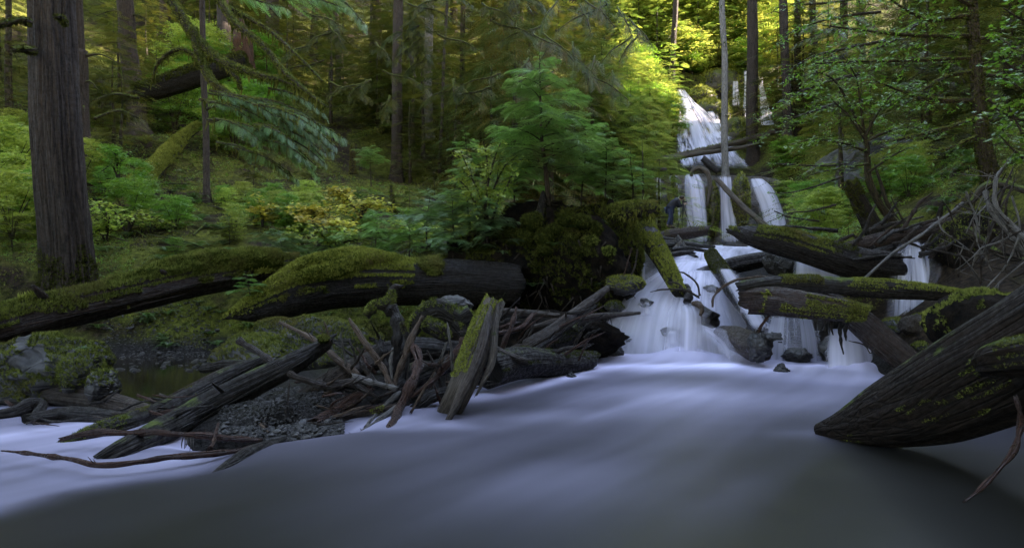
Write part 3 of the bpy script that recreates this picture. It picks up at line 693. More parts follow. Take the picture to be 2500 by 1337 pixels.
# tall trees round and above; those out of view are added to close the sky and cast shade
q = np.random.default_rng(8)
for k in range(100):
    if k < 26: px = q.uniform(-600, 1450); d = q.uniform(45, 85); x = (px-1250)/F*d; y = d
    elif k < 40: px = q.uniform(1550, 2300); d = q.uniform(66, 100); x = (px-1250)/F*d; y = d
    elif k < 60: x = -q.uniform(11, 34)-0; y = q.uniform(-12, 26)
    elif k < 74: x = q.uniform(10, 32); y = q.uniform(-14, 30); x += max(0, y)*.25
    elif k < 84: x = q.uniform(-12, 14); y = q.uniform(-26, -8)
    else: x = q.uniform(-9, 9); y = q.uniform(-20, -9)
    z = float(H(np.array([x]), np.array([y]))[0])
    if y > 5:
        px = 1250+x/y*F
        if y < 40 and -150 < px < 2650: continue
    h = q.uniform(24, 36)
    lab, grp = ('tall dark conifer rising beyond the top of the slope', 'tall conifers closing the view') if y > 40 else ('unseen tall conifer added beside the stream for shade', 'unseen shade conifers added beside the stream')
    tall_tree((x, y, z-.3), h, q.uniform(.25, .5), 'bark_hemlock', k+40, 2 if (26 <= k < 40) else k % 2, q.uniform(.25, .5) if y < 40 else .12, lab, grp, cr=1.1)

# ------------------------------------------------------------------ river
def seg_dist(x, y, pts):
    """distance to a polyline and signed side (positive = farther from the camera)"""
    best = np.full(x.shape, 1e9); side = np.zeros(x.shape)
    for a, b in zip(pts[:-1], pts[1:]):
        d = b-a; L = d@d; t = np.clip(((x-a[0])*d[0]+(y-a[1])*d[1])/L, 0, 1)
        qx, qy = a[0]+d[0]*t, a[1]+d[1]*t; dd = np.hypot(x-qx, y-qy); s = np.sign(d[0]*(y-a[1])-d[1]*(x-a[0]))
        m = dd < best; best = np.where(m, dd, best); side = np.where(m, s, side)
    return best*side
RX = np.linspace(-9.5, 8.5, 420); RY = np.concatenate([np.linspace(.6, 6, 160)[:-1], np.linspace(6, 12.9, 200)])
RXg, RYg = np.meshgrid(RX, RY)
ridge = np.array([W0(*p)[:2] for p in [(-600, 1330), (0, 1278), (180, 1215), (330, 1190), (470, 1172), (560, 1150), (640, 1092), (760, 1066), (860, 1056), (950, 1020)]])
sd = seg_dist(RXg, RYg, ridge)
def bl(px, py, sx, sy, a, rot=0):
    c = W0(px, py); dx, dy = RXg-c[0], RYg-c[1]; co, si = math.cos(rot), math.sin(rot); u, v = dx*co+dy*si, -dx*si+dy*co
    return a*np.exp(-(u/sx)**2/2-(v/sy)**2/2)
st0 = fbm(np.stack([RXg*.25, RYg*.25, 0*RXg+2], -1), 30, 2)
ang = .92+.10*st0        # direction of flow turns as the water leaves the falls
u_ = (RXg+4)*np.cos(ang)-(RYg-6)*np.sin(ang)*-1; v_ = -(RXg+4)*np.sin(ang)*-1*-1+(RYg-6)*np.cos(ang)
st1 = fbm(np.stack([u_*.28, v_*1.25, 0*u_], -1), 31, 3); st2 = fbm(np.stack([u_*.45+4, v_*3.2, 0*u_+3], -1), 32, 3); st3 = fbm(np.stack([RXg*.5, RYg*.8, 0*u_+7], -1), 33, 3)
foam = .20-.10*sm(5.8, 3.0, RYg)+.0*RXg
foam += bl(1640, 900, 2.2, .5, .62)+bl(2060, 925, .8, .55, .40)+bl(1500, 955, 1.6, .6, .20)+bl(1270, 950, 1.5, .20, .42, .95)+bl(1090, 1045, .3, .14, .30)+bl(960, 1058, .25, .12, .22)+bl(1400, 925, .3, .15, .25)+bl(2030, 1062, .35, .12, .12)+bl(1850, 985, 1.5, .6, .24)
foam += bl(1450, 1050, 2.2, .9, .10)+bl(1050, 1030, 1.2, .25, .22, .25)+bl(1500, 1180, 1.2, .5, .10)
left = sm(-.12, .42, sd)*sm(-1.3, -2.8, RXg)
foam = foam+left*.30*sm(9, 7.2, RYg)
st4 = fbm(np.stack([u_*.5+9, v_*8., 0*u_+5], -1), 35, 2)
foam = foam*(1+.48*st1+.26*st2+.10*st4+.30*st3)+.03*st3
foam -= .13*sm(4.6, 2.6, RYg)*(1-left)+.10*sm(.8, 2.8, RXg)*sm(6.5, 4.8, RYg)
foam -= bl(600, 1210, 1.2, .35, .08, .4)+bl(2250, 1130, 1.3, .9, .20)
foam += .55*np.exp(-((RYg-12.05)/.6)**2)*np.exp(-((RXg-W0(1650, 895)[0])/2.3)**4)+.25*np.exp(-((RYg-10.7)/.4)**2)*np.exp(-((RXg-5.2)/.9)**4)
foam *= 1-.26*sm(10.5, 7.5, RYg)*(1-left)
foam = np.clip(foam, .015, 1)
zz = .10*left*0-.16*np.exp(-np.clip(sd+.25, 0, 9)**2/.1)*(RXg < -.6)*0+.07*sm(.3, -.3, sd)*sm(.4, -1.6, RXg)+.012*st1+.02*st3+.05*bl(1640, 905, 2.6, .8, 1)*(1+st1)
zz = zz-bl(620, 1050, .5, .3, .35)
bx = W0(1650, 895)[0]; edge_ = 12.15-.10*(RXg-bx)**2*.3
zz = zz+(.13+.16*fbm(np.stack([RXg*1.3, RYg*.4, 0*RXg], -1), 51, 2))*np.exp(-((RYg-edge_)/.42)**2)*np.exp(-((RXg-bx)/2.0)**4)+(.10+.12*st2)*np.exp(-((RYg-10.6)/.3)**2)*np.exp(-((RXg-5.2)/.8)**4)
Zr = zz
river = struct(mk('river_water', np.stack([RXg, RYg, Zr], -1).reshape(-1, 3), grid_faces(len(RY), len(RX)), M['river'], attrs={'foam': foam.ravel()}))
g_, = [np.array([[-10.5, 7.7, -.005], [-3.7, 8.0, -.005], [-3.2, 12.4, -.005], [-10.5, 12.6, -.005]])]
px_ = np.linspace(-10.5, -2.6, 20); py_ = np.linspace(7.75, 12.6, 14); PX, PY = np.meshgrid(px_, py_)
struct(mk('pool_water', np.stack([PX, PY, PX*0+.035], -1).reshape(-1, 3), grid_faces(14, 20), M['pool']))

def fall(rows, mat, label, nu=26, nv=40, bulge=.15, edge=.12, fin=.04, fout=.12, seed=0, wob=.04, name='waterfall', parent=None, lift=None):
    """falling water between left and right edges given as (pxL, pxR, py, depth)"""
    L = np.array([P(r[0], r[2], r[3]) for r in rows]); R = np.array([P(r[1], r[4] if len(r) > 4 else r[2], r[3]) for r in rows])
    c = curve(np.column_stack([L, R]), nv); L, R = c[:, :3], c[:, 3:]
    u = np.linspace(0, 1, nu)[None, :, None]; pos = L[:, None]*(1-u)+R[:, None]*u
    v = np.linspace(0, 1, nv)[:, None]; uu = u[..., 0]
    wid = np.linalg.norm(R-L, axis=1)[:, None]; s = np.concatenate([[0], np.cumsum(np.linalg.norm(np.diff((L+R)/2, axis=0), axis=1))])[:, None]
    wm = wid.mean()
    nz_ = fbm(np.stack([uu*wm*2.2+seed*3+0*v, s*.25+0*uu, 0*uu*v], -1), seed, 3)
    pos[..., 1] -= bulge*wid*(4*uu*(1-uu))**.7+wob*wid**.5*nz_*2
    fade = sm(0, edge, uu)*sm(0, edge, 1-uu)*sm(0, fin, v) if fin else sm(0, edge, uu)*sm(0, edge, 1-uu)*np.ones_like(v)
    if fout: fade = fade*(1-.999*sm(1-fout, 1, v))
    lc = np.stack([uu*wm+0*v+seed*7.3, s+0*uu, 0*uu*v], -1)
    o = mk(name, pos.reshape(-1, 3), grid_faces(nv, nu), M[mat], parent, attrs={'lc': lc.reshape(-1, 3), 'fade': (fade+0*uu).ravel()})
    if parent is None: struct(o); o['label'] = label
    return o
# main cascade between the logs: two fans, one behind the other
fall([(1650, 1775, 612, 20), (1618, 1785, 640, 17.2), (1575, 1795, 664, 15.4), (1520, 1810, 695, 14.6), (1470, 1835, 735, 14.0), (1425, 1865, 800, 13.5), (1370, 1915, 905, 13.0)], 'fall_soft', 'broad white cascade fanning out between the logs', 44, 60, .05, .25, .05, .0, 1, .05)
fall([(1640, 1770, 634, 17.0), (1596, 1780, 664, 14.9), (1540, 1792, 700, 14.0), (1495, 1805, 745, 13.5), (1455, 1835, 815, 13.0), (1410, 1880, 915, 12.45)], 'fall_soft', 'second sheet of the broad white cascade', 40, 60, .07, .3, .10, .0, 2, .06)
fall([(1650, 1750, 652, 15.0), (1625, 1760, 700, 13.7), (1590, 1770, 760, 13.0), (1570, 1785, 820, 12.6), (1545, 1810, 915, 12.1)], 'fall', 'brighter strands in the middle of the cascade', 30, 50, .07, .35, .15, .0, 3, .05)
fall([(1755, 1800, 655, 15.3), (1765, 1835, 700, 13.8), (1785, 1885, 760, 12.8), (1810, 1950, 830, 12.2), (1830, 2000, 910, 11.7)], 'fall_thin', 'thin water running down right of the cascade', 30, 40, .05, .4, .12, .1, 4, .03)
# stream surface above the cascade
fall([(1600, 1850, 598, 33), (1640, 1890, 603, 24), (1635, 1880, 612, 21), (1640, 1870, 628, 18.6), (1625, 1800, 650, 16.4), (1600, 1790, 668, 15.3)], 'fall_soft', 'white water sliding over the top of the cascade', 40, 40, .0, .10, .02, .1, 4, .04, 'stream_water')
for k, (rows, mat, lab, kw) in enumerate([
    ([(1940, 2025, 634, 13.4), (1937, 2040, 655, 13.2), (1930, 2060, 690, 13.1)], 'fall_soft', 'small pale fall under the right end of the big mossy log', dict(fout=.2)),
    ([(2185, 2285, 592, 13.3), (2172, 2302, 620, 13.0), (2162, 2314, 660, 12.7), (2158, 2312, 700, 12.5), (2145, 2308, 830, 12.0)], 'fall_strand', 'thin fall under the debris at right', dict(seed=5, edge=.3, bulge=.05)),
    ([(2212, 2250, 588, 13.2), (2205, 2262, 625, 12.9), (2200, 2275, 690, 12.4), (2195, 2280, 820, 11.9)], 'fall', 'bright middle strand of the fall at right', dict(seed=6, edge=.35)),
    ([(2020, 2110, 800, 11.0), (2013, 2130, 850, 10.8), (2010, 2145, 940, 10.6)], 'fall_soft', 'white curtain of water below the crossed mossy logs', dict(seed=7, fin=.02)),
    ([(1870, 1990, 770, 12.2), (1850, 2010, 830, 11.9), (1840, 2020, 925, 11.6)], 'fall_thin', 'faint veil behind the crossed mossy logs', dict(seed=8)),
    ([(1560, 1592, 640, 14.2), (1558, 1592, 660, 14.15), (1556, 1590, 700, 14.1)], 'fall_strand', 'trickle beside the root mound', dict(seed=9)),
    # lower waterfall behind
    ([(1600, 1616, 432, 38.4), (1598, 1616, 500, 38.1), (1596, 1614, 570, 38)], 'fall_soft', 'narrow left strand of the lower waterfall', dict(seed=10, edge=.3)),
    ([(1628, 1652, 428, 38.4), (1626, 1662, 480, 38.1), (1630, 1665, 570, 37.9)], 'fall', 'second thin strand of the lower waterfall, behind the photographer', dict(seed=11, edge=.25)),
    ([(1668, 1708, 425, 38.5), (1667, 1722, 455, 37.9), (1668, 1728, 520, 37.5), (1672, 1732, 600, 37.2)], 'fall_soft', 'widest white column of the lower waterfall', dict(seed=12, edge=.2, bulge=.2)),
    ([(1672, 1700, 425, 38.1), (1674, 1712, 455, 37.6), (1680, 1722, 520, 37.2), (1690, 1728, 600, 36.9)], 'fall_soft', 'bright core of the widest column', dict(seed=13, edge=.4, bulge=.2)),
    ([(1752, 1788, 430, 38.5), (1754, 1792, 480, 37.9), (1756, 1800, 540, 37.6), (1757, 1808, 600, 37.3)], 'fall', 'streaked middle column of the lower waterfall', dict(seed=14, edge=.2, bulge=.2)),
    ([(1828, 1862, 436, 38.6), (1832, 1888, 460, 37.8), (1850, 1912, 510, 37.3), (1862, 1928, 575, 36.9)], 'fall_soft', 'right column of the lower waterfall spreading to the right', dict(seed=15, edge=.2, bulge=.25)),
    # upper waterfall
    ([(1652, 1672, 218, 54), (1656, 1704, 255, 52.3), (1654, 1742, 295, 49.8), (1652, 1772, 335, 46.8), (1655, 1800, 375, 44.3), (1668, 1832, 415, 42)], 'fall_far', 'broad upper waterfall sliding over the mossy rock', dict(seed=16, nu=40, edge=.06, bulge=.04, wob=.2)),
    ([(1690, 1704, 262, 52), (1705, 1745, 300, 49.4), (1715, 1775, 340, 46.5), (1730, 1800, 375, 44.), (1740, 1820, 412, 41.8)], 'fall', 'lacy right half of the upper waterfall', dict(seed=26, nu=30, edge=.2, bulge=.04, wob=.2)),
    ([(1656, 1676, 225, 53.6), (1664, 1690, 262, 51.6), (1676, 1716, 310, 48.3), (1688, 1735, 360, 45), (1695, 1745, 410, 42)], 'fall_soft', 'bright left streak of the upper waterfall', dict(seed=17, edge=.3)),
    ([(1650, 1664, 335, 47), (1656, 1678, 365, 44.5), (1664, 1690, 410, 42)], 'fall_far', 'lower left strand of the upper waterfall', dict(seed=18, edge=.25)),
    ([(1788, 1804, 198, 57), (1786, 1806, 225, 56.4), (1784, 1810, 262, 56)], 'fall', 'short fall behind the pale trunk', dict(seed=19, edge=.25)),
    ([(1814, 1826, 172, 57.5), (1815, 1828, 210, 56.8), (1812, 1830, 262, 56)], 'fall_soft', 'narrow upright strand at the top, right of the pale trunk', dict(seed=20, edge=.3)),
    ([(1812, 1826, 255, 55), (1818, 1842, 300, 50), (1826, 1858, 350, 46)], 'fall_far', 'lower strand right of the pale trunk', dict(seed=21, edge=.3)),
    ([(1852, 1862, 182, 57.5), (1852, 1866, 215, 56.5), (1852, 1880, 262, 54), (1851, 1893, 290, 53), (1850, 1894, 325, 52)], 'fall_soft', 'fall right of the dark trunk, widening downwards', dict(seed=22, edge=.25)),
    ([(1715, 1728, 240, 55), (1724, 1750, 275, 52), (1745, 1768, 310, 49), (1770, 1800, 350, 46)], 'fall_far', 'thin lace of water over the mossy rock', dict(seed=23, edge=.3)),
    ([(1738, 1752, 232, 56), (1740, 1754, 262, 55.5), (1742, 1760, 290, 55)], 'fall_strand', 'faint veil in the shade left of the pale trunk', dict(seed=24, edge=.2))]):
    fall(rows, mat, lab, **kw)

# ------------------------------------------------------------------ rock faces
def face(name, label, cols, mat, seed, amp=.5, fr=.5, nu=60, nv=44, n_st=0, cat='rock face', group=None, fr2=2.):
    """rock wall: cols = (px, py_top, d_top, py_bottom, d_bottom); a solid with depth behind it"""
    T = np.array([P(c[0], c[1], c[2]) for c in cols]); B = np.array([P(c[0], c[3], c[4]) for c in cols])
    c = curve(np.column_stack([T, B]), nu); T, B = c[:, :3], c[:, 3:]; v = np.linspace(0, 1, nv)[:, None, None]
    pos = T[None]*(1-v)+B[None]*v
    k = fbm(pos*fr, seed, 4); k2 = np.abs(fbm(pos*np.array([fr2, fr2, fr2*.5]), seed+4, 3))
    pos[..., 1] -= amp*k+amp*.6*k2; pos[..., 2] += amp*.25*fbm(pos*fr*2+9, seed+2, 2)
    back = pos[:1]+np.array([0, 1.2, .15]); back2 = pos[:1]+np.array([0, 3., .0]); low = pos[-1:]+np.array([0, 2., -.6])
    full = np.concatenate([back2, back, pos, low]); m = len(full)
    o = mk(name, full.reshape(-1, 3), grid_faces(m, nu)[:, ::-1], M[mat])
    tag(o, label, cat, group); return o
face('rock_cliff', 'dark wet rock ledge behind the lower waterfall', [(1560, 440, 39, 600, 37.6), (1620, 430, 38.8, 600, 38.3), (1740, 428, 38.8, 610, 38), (1830, 430, 38.8, 605, 38), (1900, 440, 39, 600, 37.5), (1960, 470, 38, 600, 34)], 'cliff', 3, .55, .6, 90, 50)
for k, (x, w, y0, y1, d) in enumerate([(1738, 15, 440, 580, 37.9), (1808, 22, 420, 560, 37.7), (1645, 9, 430, 560, 38.1), (1585, 16, 440, 560, 37.6), (1716, 10, 470, 590, 37.9)]):
    c = P(x, (y0+y1)/2, d); h = (y1-y0)/F*d/2
    g = blob(c, (w/F*d, .45, h), 30, .25, 1.8, k+3)
    t = tag(mk('mossy_rock_rib', g[0], g[1], M['cliff_mossy']), ['mossy rib of rock between the widest and the middle column of water', 'tall yellow mossy rib of rock between the middle and right columns of water', 'slim mossy rib behind the photographer', 'mossy rock at the left end of the lower waterfall', 'dark rib beside the widest column of water'][k], 'rock')
    mossy(t, g, 120, .12, lambda c, n: n[:, 1] < .3, 'moss_bright' if k in (1, 3) else 'moss', k)
for k, (x, y, rx, rz, d) in enumerate([(1735, 285, 46, 40, 53.5), (1710, 240, 30, 26, 56), (1800, 330, 40, 38, 48), (1870, 200, 36, 30, 59), (1760, 215, 60, 40, 58.5), (1905, 290, 22, 20, 53), (1838, 215, 14, 40, 58.2)]):
    c = P(x, y, d); g = blob(c, (rx/F*d, 1.4, rz/F*d), 32, .3, 1.8, k+13)
    t = tag(mk('mossy_boulder', g[0], g[1], M['cliff_mossy']), ['sunlit mossy rock in the middle of the upper waterfall', 'yellow mossy rock under the top left of the upper waterfall', 'mossy rock between the pale and the dark trunk', 'mossy rock at the top right of the upper waterfall', 'dark rock face behind the pale trunk', 'mossy knob right of the upper waterfall', 'mossy rock between the two top strands'][k], 'rock')
    mossy(t, g, 40, .22, lambda c, n: (n[:, 1] < .3) & (fbm(c*.5, 5) > -.1), 'moss_bright', k)
face('rock_wall', 'pale grey rock face in the shade behind the alder', [(2030, 400, 27, 520, 26), (2090, 350, 26.5, 520, 25), (2170, 330, 26, 520, 24), (2240, 350, 25.5, 500, 23.5), (2300, 430, 26, 520, 23)], 'rock', 9, .7, .5, 60, 40)

# boulders and stones
def boulder(px, py, d, rx, ry, rz, label, mat='rock', seed=0, moss=None, amp=.3, fr=1.8, seg=48, dens=2500, sz=.035, name='boulder', mm='moss'):
    c = P(px, py, d); g = blob(c, (rx/F*d, ry, rz/F*d), seg, amp, fr, seed)
    t = thing(name, label, 'rock', c-[0, 0, rz/F*d]); obj_of(g, 'stone', mat, t, True)
    if moss is not None: mossy(t, g, dens, sz, moss, mm, seed)
    return t
boulder(110, 905, 8.2, 150, .45, 85, 'large mossy boulder at the left edge below the mossy log', 'rock', 2, lambda c, n: (n[:, 2] > -.1) & (fbm(c*1.8, 4) > -.2), .4, 1.9, 64)
boulder(205, 915, 7.9, 48, .25, 62, 'steep mossy side of rock beside the large boulder', 'rock', 3, lambda c, n: (n[:, 2] > -.3), .35, 1.5)
boulder(252, 945, 7.6, 38, .2, 40, 'small dark rock with a mossy crest at the edge of the pool', 'rock_wet', 5, lambda c, n: (n[:, 2] > .6), .35, 1.5)
boulder(640, 880, 9.8, 110, .5, 60, 'mossy rock in the shade behind the crossed dark logs', 'rock', 6, lambda c, n: (n[:, 2] > .2), .35, 1.5)
boulder(790, 850, 10.2, 120, .5, 75, 'mossy boulder under the thick mossy log', 'rock', 7, lambda c, n: (n[:, 2] > .1), .35, 1.5)
boulder(740, 1040, 7.05, 68, .2, 24, 'dark wet rock on the gravel by the water', 'rock_wet', 8, None, .4, 1.9)
boulder(700, 830, 10.8, 90, .5, 50, 'yellow mossy hump under the thick mossy log', 'rock', 17, lambda c, n: (n[:, 2] > .0), .35, 1.5)
boulder(1110, 745, 9.6, 45, .25, 22, 'flat grey stone behind the standing split log', 'rock_wet', 9, None, .35, 1.7)
boulder(1445, 845, 12.2, 28, .15, 24, 'small dark rock at the left foot of the cascade', 'rock_wet', 10, lambda c, n: (n[:, 2] > .5) & (fbm(c*5, 3) > 0))
boulder(1498, 862, 12.0, 26, .15, 20, 'rock half hidden by spray at the foot of the cascade', 'rock_wet', 11)
boulder(1395, 924, 9.8, 13, .08, 14, 'tiny dark rock sticking out of the rushing water', 'rock_wet', 12)
boulder(1908, 915, 10.2, 18, .1, 26, 'small pointed dark rock in the foam', 'rock_wet', 13, None, .4, 2)
boulder(1850, 848, 10.7, 26, .18, 34, 'glistening dark rock stuck on the end of the log block in the cascade', 'rock_wet', 14, None, .4, 3)
boulder(2190, 800, 11.2, 40, .3, 22, 'dark rock below the thin fall at right', 'rock_wet', 15, lambda c, n: n[:, 2] > .6)
boulder(2245, 795, 10.6, 42, .3, 26, 'broken rock with a mossy tip below the thin fall', 'log_weathered', 19, lambda c, n: (n[:, 2] > .2) & (c[:, 0] > P(2240, 0, 10.6)[0]))
boulder(2250, 850, 10.0, 20, .15, 14, 'small mossy stone beside the leaning log', 'rock_wet', 20, lambda c, n: n[:, 2] > .2)
boulder(1905, 640, 14.4, 34, .5, 38, 'black wet rock under the big mossy log', 'rock_wet', 16)
boulder(2120, 640, 14.2, 80, .6, 45, 'black wet rock behind the small pale fall', 'rock_wet', 18)
boulder(2240, 640, 14.9, 95, .6, 60, 'black rock behind the thin fall at right', 'rock_wet', 21)
boulder(2380, 620, 12.8, 90, .8, 95, 'dark earth bank under the twiggy debris', 'soil', 22, lambda c, n: n[:, 2] > .3, dens=500)
boulder(1960, 800, 12.8, 140, .5, 90, 'dark hollow rock behind the crossed logs', 'rock_wet', 23)
boulder(2120, 880, 11.6, 110, .5, 80, 'dark wet rock behind the white curtain of water', 'rock_wet', 24)
boulder(1640, 800, 15.2, 170, .6, 110, 'dark rock under the cascade', 'rock_wet', 25, seg=40)
boulder(1300, 830, 11.8, 210, .6, 70, 'dark bank under the root mound', 'soil', 26)
# gravel bars: single stones plus fine gravel
def pebble(seed):
    g = blob((0, 0, 0), (1, .75, .45), 8, .35, 1.2, seed); return g
PB = [mesh_of(pebble(s), 'stone', m, True) for s, m in ((1, 'rock_wet'), (2, 'gravel'), (3, 'gravel'), (4, 'rock_wet'))]
q = np.random.default_rng(12)
for name_, lab, grp, box, nb_ in [('stone', 'stone lying on the gravel bar behind the pool', 'stones behind the pool', (260, 560, 850, 900), 60), ('stone', 'wet stone on the gravel spit among the sticks', 'stones on the gravel spit', (540, 830, 975, 1055), 110)]:
    for _ in range(nb_):
        px, py = q.uniform(box[0], box[1]), q.uniform(box[2], box[3]); p = W0(px, py, .08); z = max(float(H(p[0:1], p[1:2])[0]), .02)
        s = q.uniform(.02, .055)*(1.5 if py < 920 else 1); o = bpy.data.objects.new('stone', PB[q.integers(0, 4)]); COL.objects.link(o); o.location = (p[0], p[1], z+s*.1); o.scale = (s, s, s)
        o.rotation_euler = (q.normal(0, .3), q.normal(0, .3), q.uniform(0, 6)); tag(o, lab, 'stone', grp)
ps = []; tv, tq, _ = blob((0, 0, 0), (1, .8, .5), 6, .3, 1.3, 5); tf = tri_of(tq)
for box, n_ in [((250, 570, 850, 905), 2600), ((530, 840, 970, 1060), 5000)]:
    px, py = q.uniform(box[0], box[1], n_), q.uniform(box[2], box[3], n_); pts = W0(px, py, .06).T
    pts = np.array(pts); pts[:, 2] = np.maximum(H(pts[:, 0], pts[:, 1]), .0); s = q.uniform(.008, .022, n_)*(1+(py < 910)*.6); X_, Y_, Z_ = frames(np.tile([0, 0, 1.], (n_, 1))+q.normal(0, .4, (n_, 3)), s, None, q)
    g = inst(tv, tf, pts, X_, Y_, Z_); ps.append(g)
g = join(ps); o = mk('gravel', g[0], g[1], M['gravel'], None, True, g[2]); stuff(o)

# ------------------------------------------------------------------ fallen logs and sticks
def log(pts, rad, mat, label, name='fallen_log', moss=None, seed=0, seg=26, amp=.12, ridge=.14, jag=(.1, .1), cat='log', n=None, part='trunk', group=None, knots=0, sink=False, kink=0):
    """pts = (px, py, depth); rad in photo px at that depth"""
    pts = [(p[0], p[1], min(p[2], (CAMZ-.015)*F/(p[1]-668.5)) if p[1] > 930 else p[2]) for p in pts]      # keep wood above the water it lies in
    if sink: pts[-1] = (pts[-1][0], pts[-1][1], pts[-1][2]*1.09)
    W_ = [P(*p) for p in pts]; R_ = [r/F*p[2] for r, p in zip(rad, pts)] if hasattr(rad, '__len__') else [rad/F*p[2] for p in pts]
    if kink:
        c_ = curve(np.column_stack([np.array(W_), R_]), 4+5*len(pts)); k_ = np.linspace(0, 1, len(c_))[:, None]; off = np.concatenate([fbm(np.concatenate([k_*len(pts)*1.0, k_*0+seed*1.9, k_*0+j*7.], 1), seed, 2)[:, None] for j in range(3)], 1)
        c_[:, :3] += off*c_[:, 3:]*kink; c_[:, 3] *= 1+.35*vn(np.concatenate([k_*len(pts)*3, k_*0+seed, k_*0], 1), 3); W_ = list(c_[:, :3]); R_ = list(c_[:, 3])
    g = tube(W_, R_, seg, n or int(min(140, 12+sum(np.linalg.norm(np.subtract(W_[i+1], W_[i])) for i in range(len(W_)-1))/.06)), amp, ridge, 9, jag, seed, .35)
    t = thing(name, label, cat, W_[0], group); obj_of(g, part, mat, t, True)
    q = np.random.default_rng(seed)
    for k in range(knots):
        u = q.uniform(.1, .9); i = int(u*(len(W_)-1)); c = W_[i]+(W_[min(i+1, len(W_)-1)]-W_[i])*(u*(len(W_)-1)-i); r = np.mean(R_); a = q.uniform(0, 6.28)
        d = np.array([math.cos(a)*.4, -abs(math.sin(a)), .4+.5*q.random()]); obj_of(tube([c, c+d*r*1.2, c+d*r*(1.6+1.5*q.random())*(1 if r > .06 else 2)], [r*.3, r*.2, r*.08], 6, 6, .2, seed=k), 'branch_stub', mat, t, True)
    if moss:
        for m_ in (moss if isinstance(moss, list) else [moss]):
            cond, dens, sz, mt = m_; mossy(t, g, dens, sz, cond, mt, seed)
    return t, g
def mr(x0, x1, nz=.2, f=2.2, th=-.2, d=10):
    """moss between two picture columns of the log, on its upper side"""
    a, b = sorted((P(x0, 0, d)[0], P(x1, 0, d)[0]))
    return lambda c, n: (c[:, 0] > a) & (c[:, 0] < b) & (n[:, 2] > nz+.35*fbm(c*3.1, 8)) & (fbm(c*f, 6) > th)
# A long mossy log
t, gA = log([(-120, 850, 8.6), (0, 795, 9), (250, 735, 10), (450, 690, 11), (600, 665, 12), (720, 650, 12.8)], [56, 50, 47, 42, 36, 30], 'log_brown', 'long moss capped log, bare at its left end, lying before the huge fir', seed=2, seg=40, knots=2,
    moss=[(mr(130, 720, .25, 1.5, -.35, 11), 2600, .05, 'moss'), (mr(250, 700, .1, 1.2, .12, 11), 1500, .09, 'moss_bright')])
gm = tube([P(225, 712, 9.9), P(330, 688, 10.4), P(450, 660, 11), P(560, 640, 11.7), P(680, 634, 12.4)], [.08, .18, .23, .24, .19], 20, 60, .35, .2, 5, seed=4); o = obj_of(gm, 'moss_cushion', 'moss', t, True); hg = tufts(gm[0], gm[1], 2600, .05, lambda c, n: n[:, 2] > -.3, 5); mk('moss', hg[0], hg[1], M['moss'], o, False, hg[2])
# B thick mossy log
t, gB = log([(556, 772, 10.6), (620, 752, 10.9), (720, 716, 11.4), (850, 692, 12), (1000, 690, 12.5), (1130, 690, 12.8), (1262, 694, 13)], [6, 34, 56, 60, 58, 56, 50], 'log_dark', 'thick dark log with a pointed left end under a yellow green moss blanket', seed=5, seg=44,
    moss=[(mr(556, 1000, .2, 1.2, -.5, 11.6), 3000, .045, 'moss_bright'), (mr(600, 1010, .0, 1.4, -.15, 11.8), 1500, .06, 'moss')])
gm = tube([P(600, 748, 10.8), P(700, 690, 11.2), P(790, 662, 11.6), P(900, 648, 12.1), P(1010, 655, 12.5)], [.10, .26, .31, .28, .14], 20, 60, .35, .2, 5, seed=6); o = obj_of(gm, 'moss_cushion', 'moss', t, True); hg = tufts(gm[0], gm[1], 3600, .042, lambda c, n: n[:, 2] > -.35, 7); mk('moss', hg[0], hg[1], M['moss_bright'], o, False, hg[2])
gm = blob(P(1050, 655, 12.5), (.30, .3, .22), 30, .3, 2, 4); o = obj_of(gm, 'moss_cushion', 'moss', t, True); hg = tufts(gm[0], gm[1], 2500, .05, None, 7, 0); mk('moss', hg[0], hg[1], M['moss'], o, False, hg[2])
# back log behind A/B far left slope
log([(335, 228, 27), (400, 212, 27), (480, 185, 27), (600, 150, 27)], [24, 26, 27, 24], 'log_dark_mossy', 'thick mossy log lying across the upper left slope', seed=7, moss=(lambda c, n: n[:, 2] > .1, 350, .1, 'moss_dark'))
log([(300, 480, 20), (380, 410, 23), (430, 350, 26), (480, 310, 28)], [26, 22, 16, 12], 'log_dark_mossy', 'bright mossy buried log running up the left slope', seed=8, amp=.3, moss=(lambda c, n: n[:, 2] > -.1, 700, .08, 'moss_bright'))
log([(880, 660, 15), (1050, 600, 16), (1190, 605, 17)], [6, 8, 8], 'log_weathered', 'thin pale log on the bank behind the thick mossy log', seed=9)
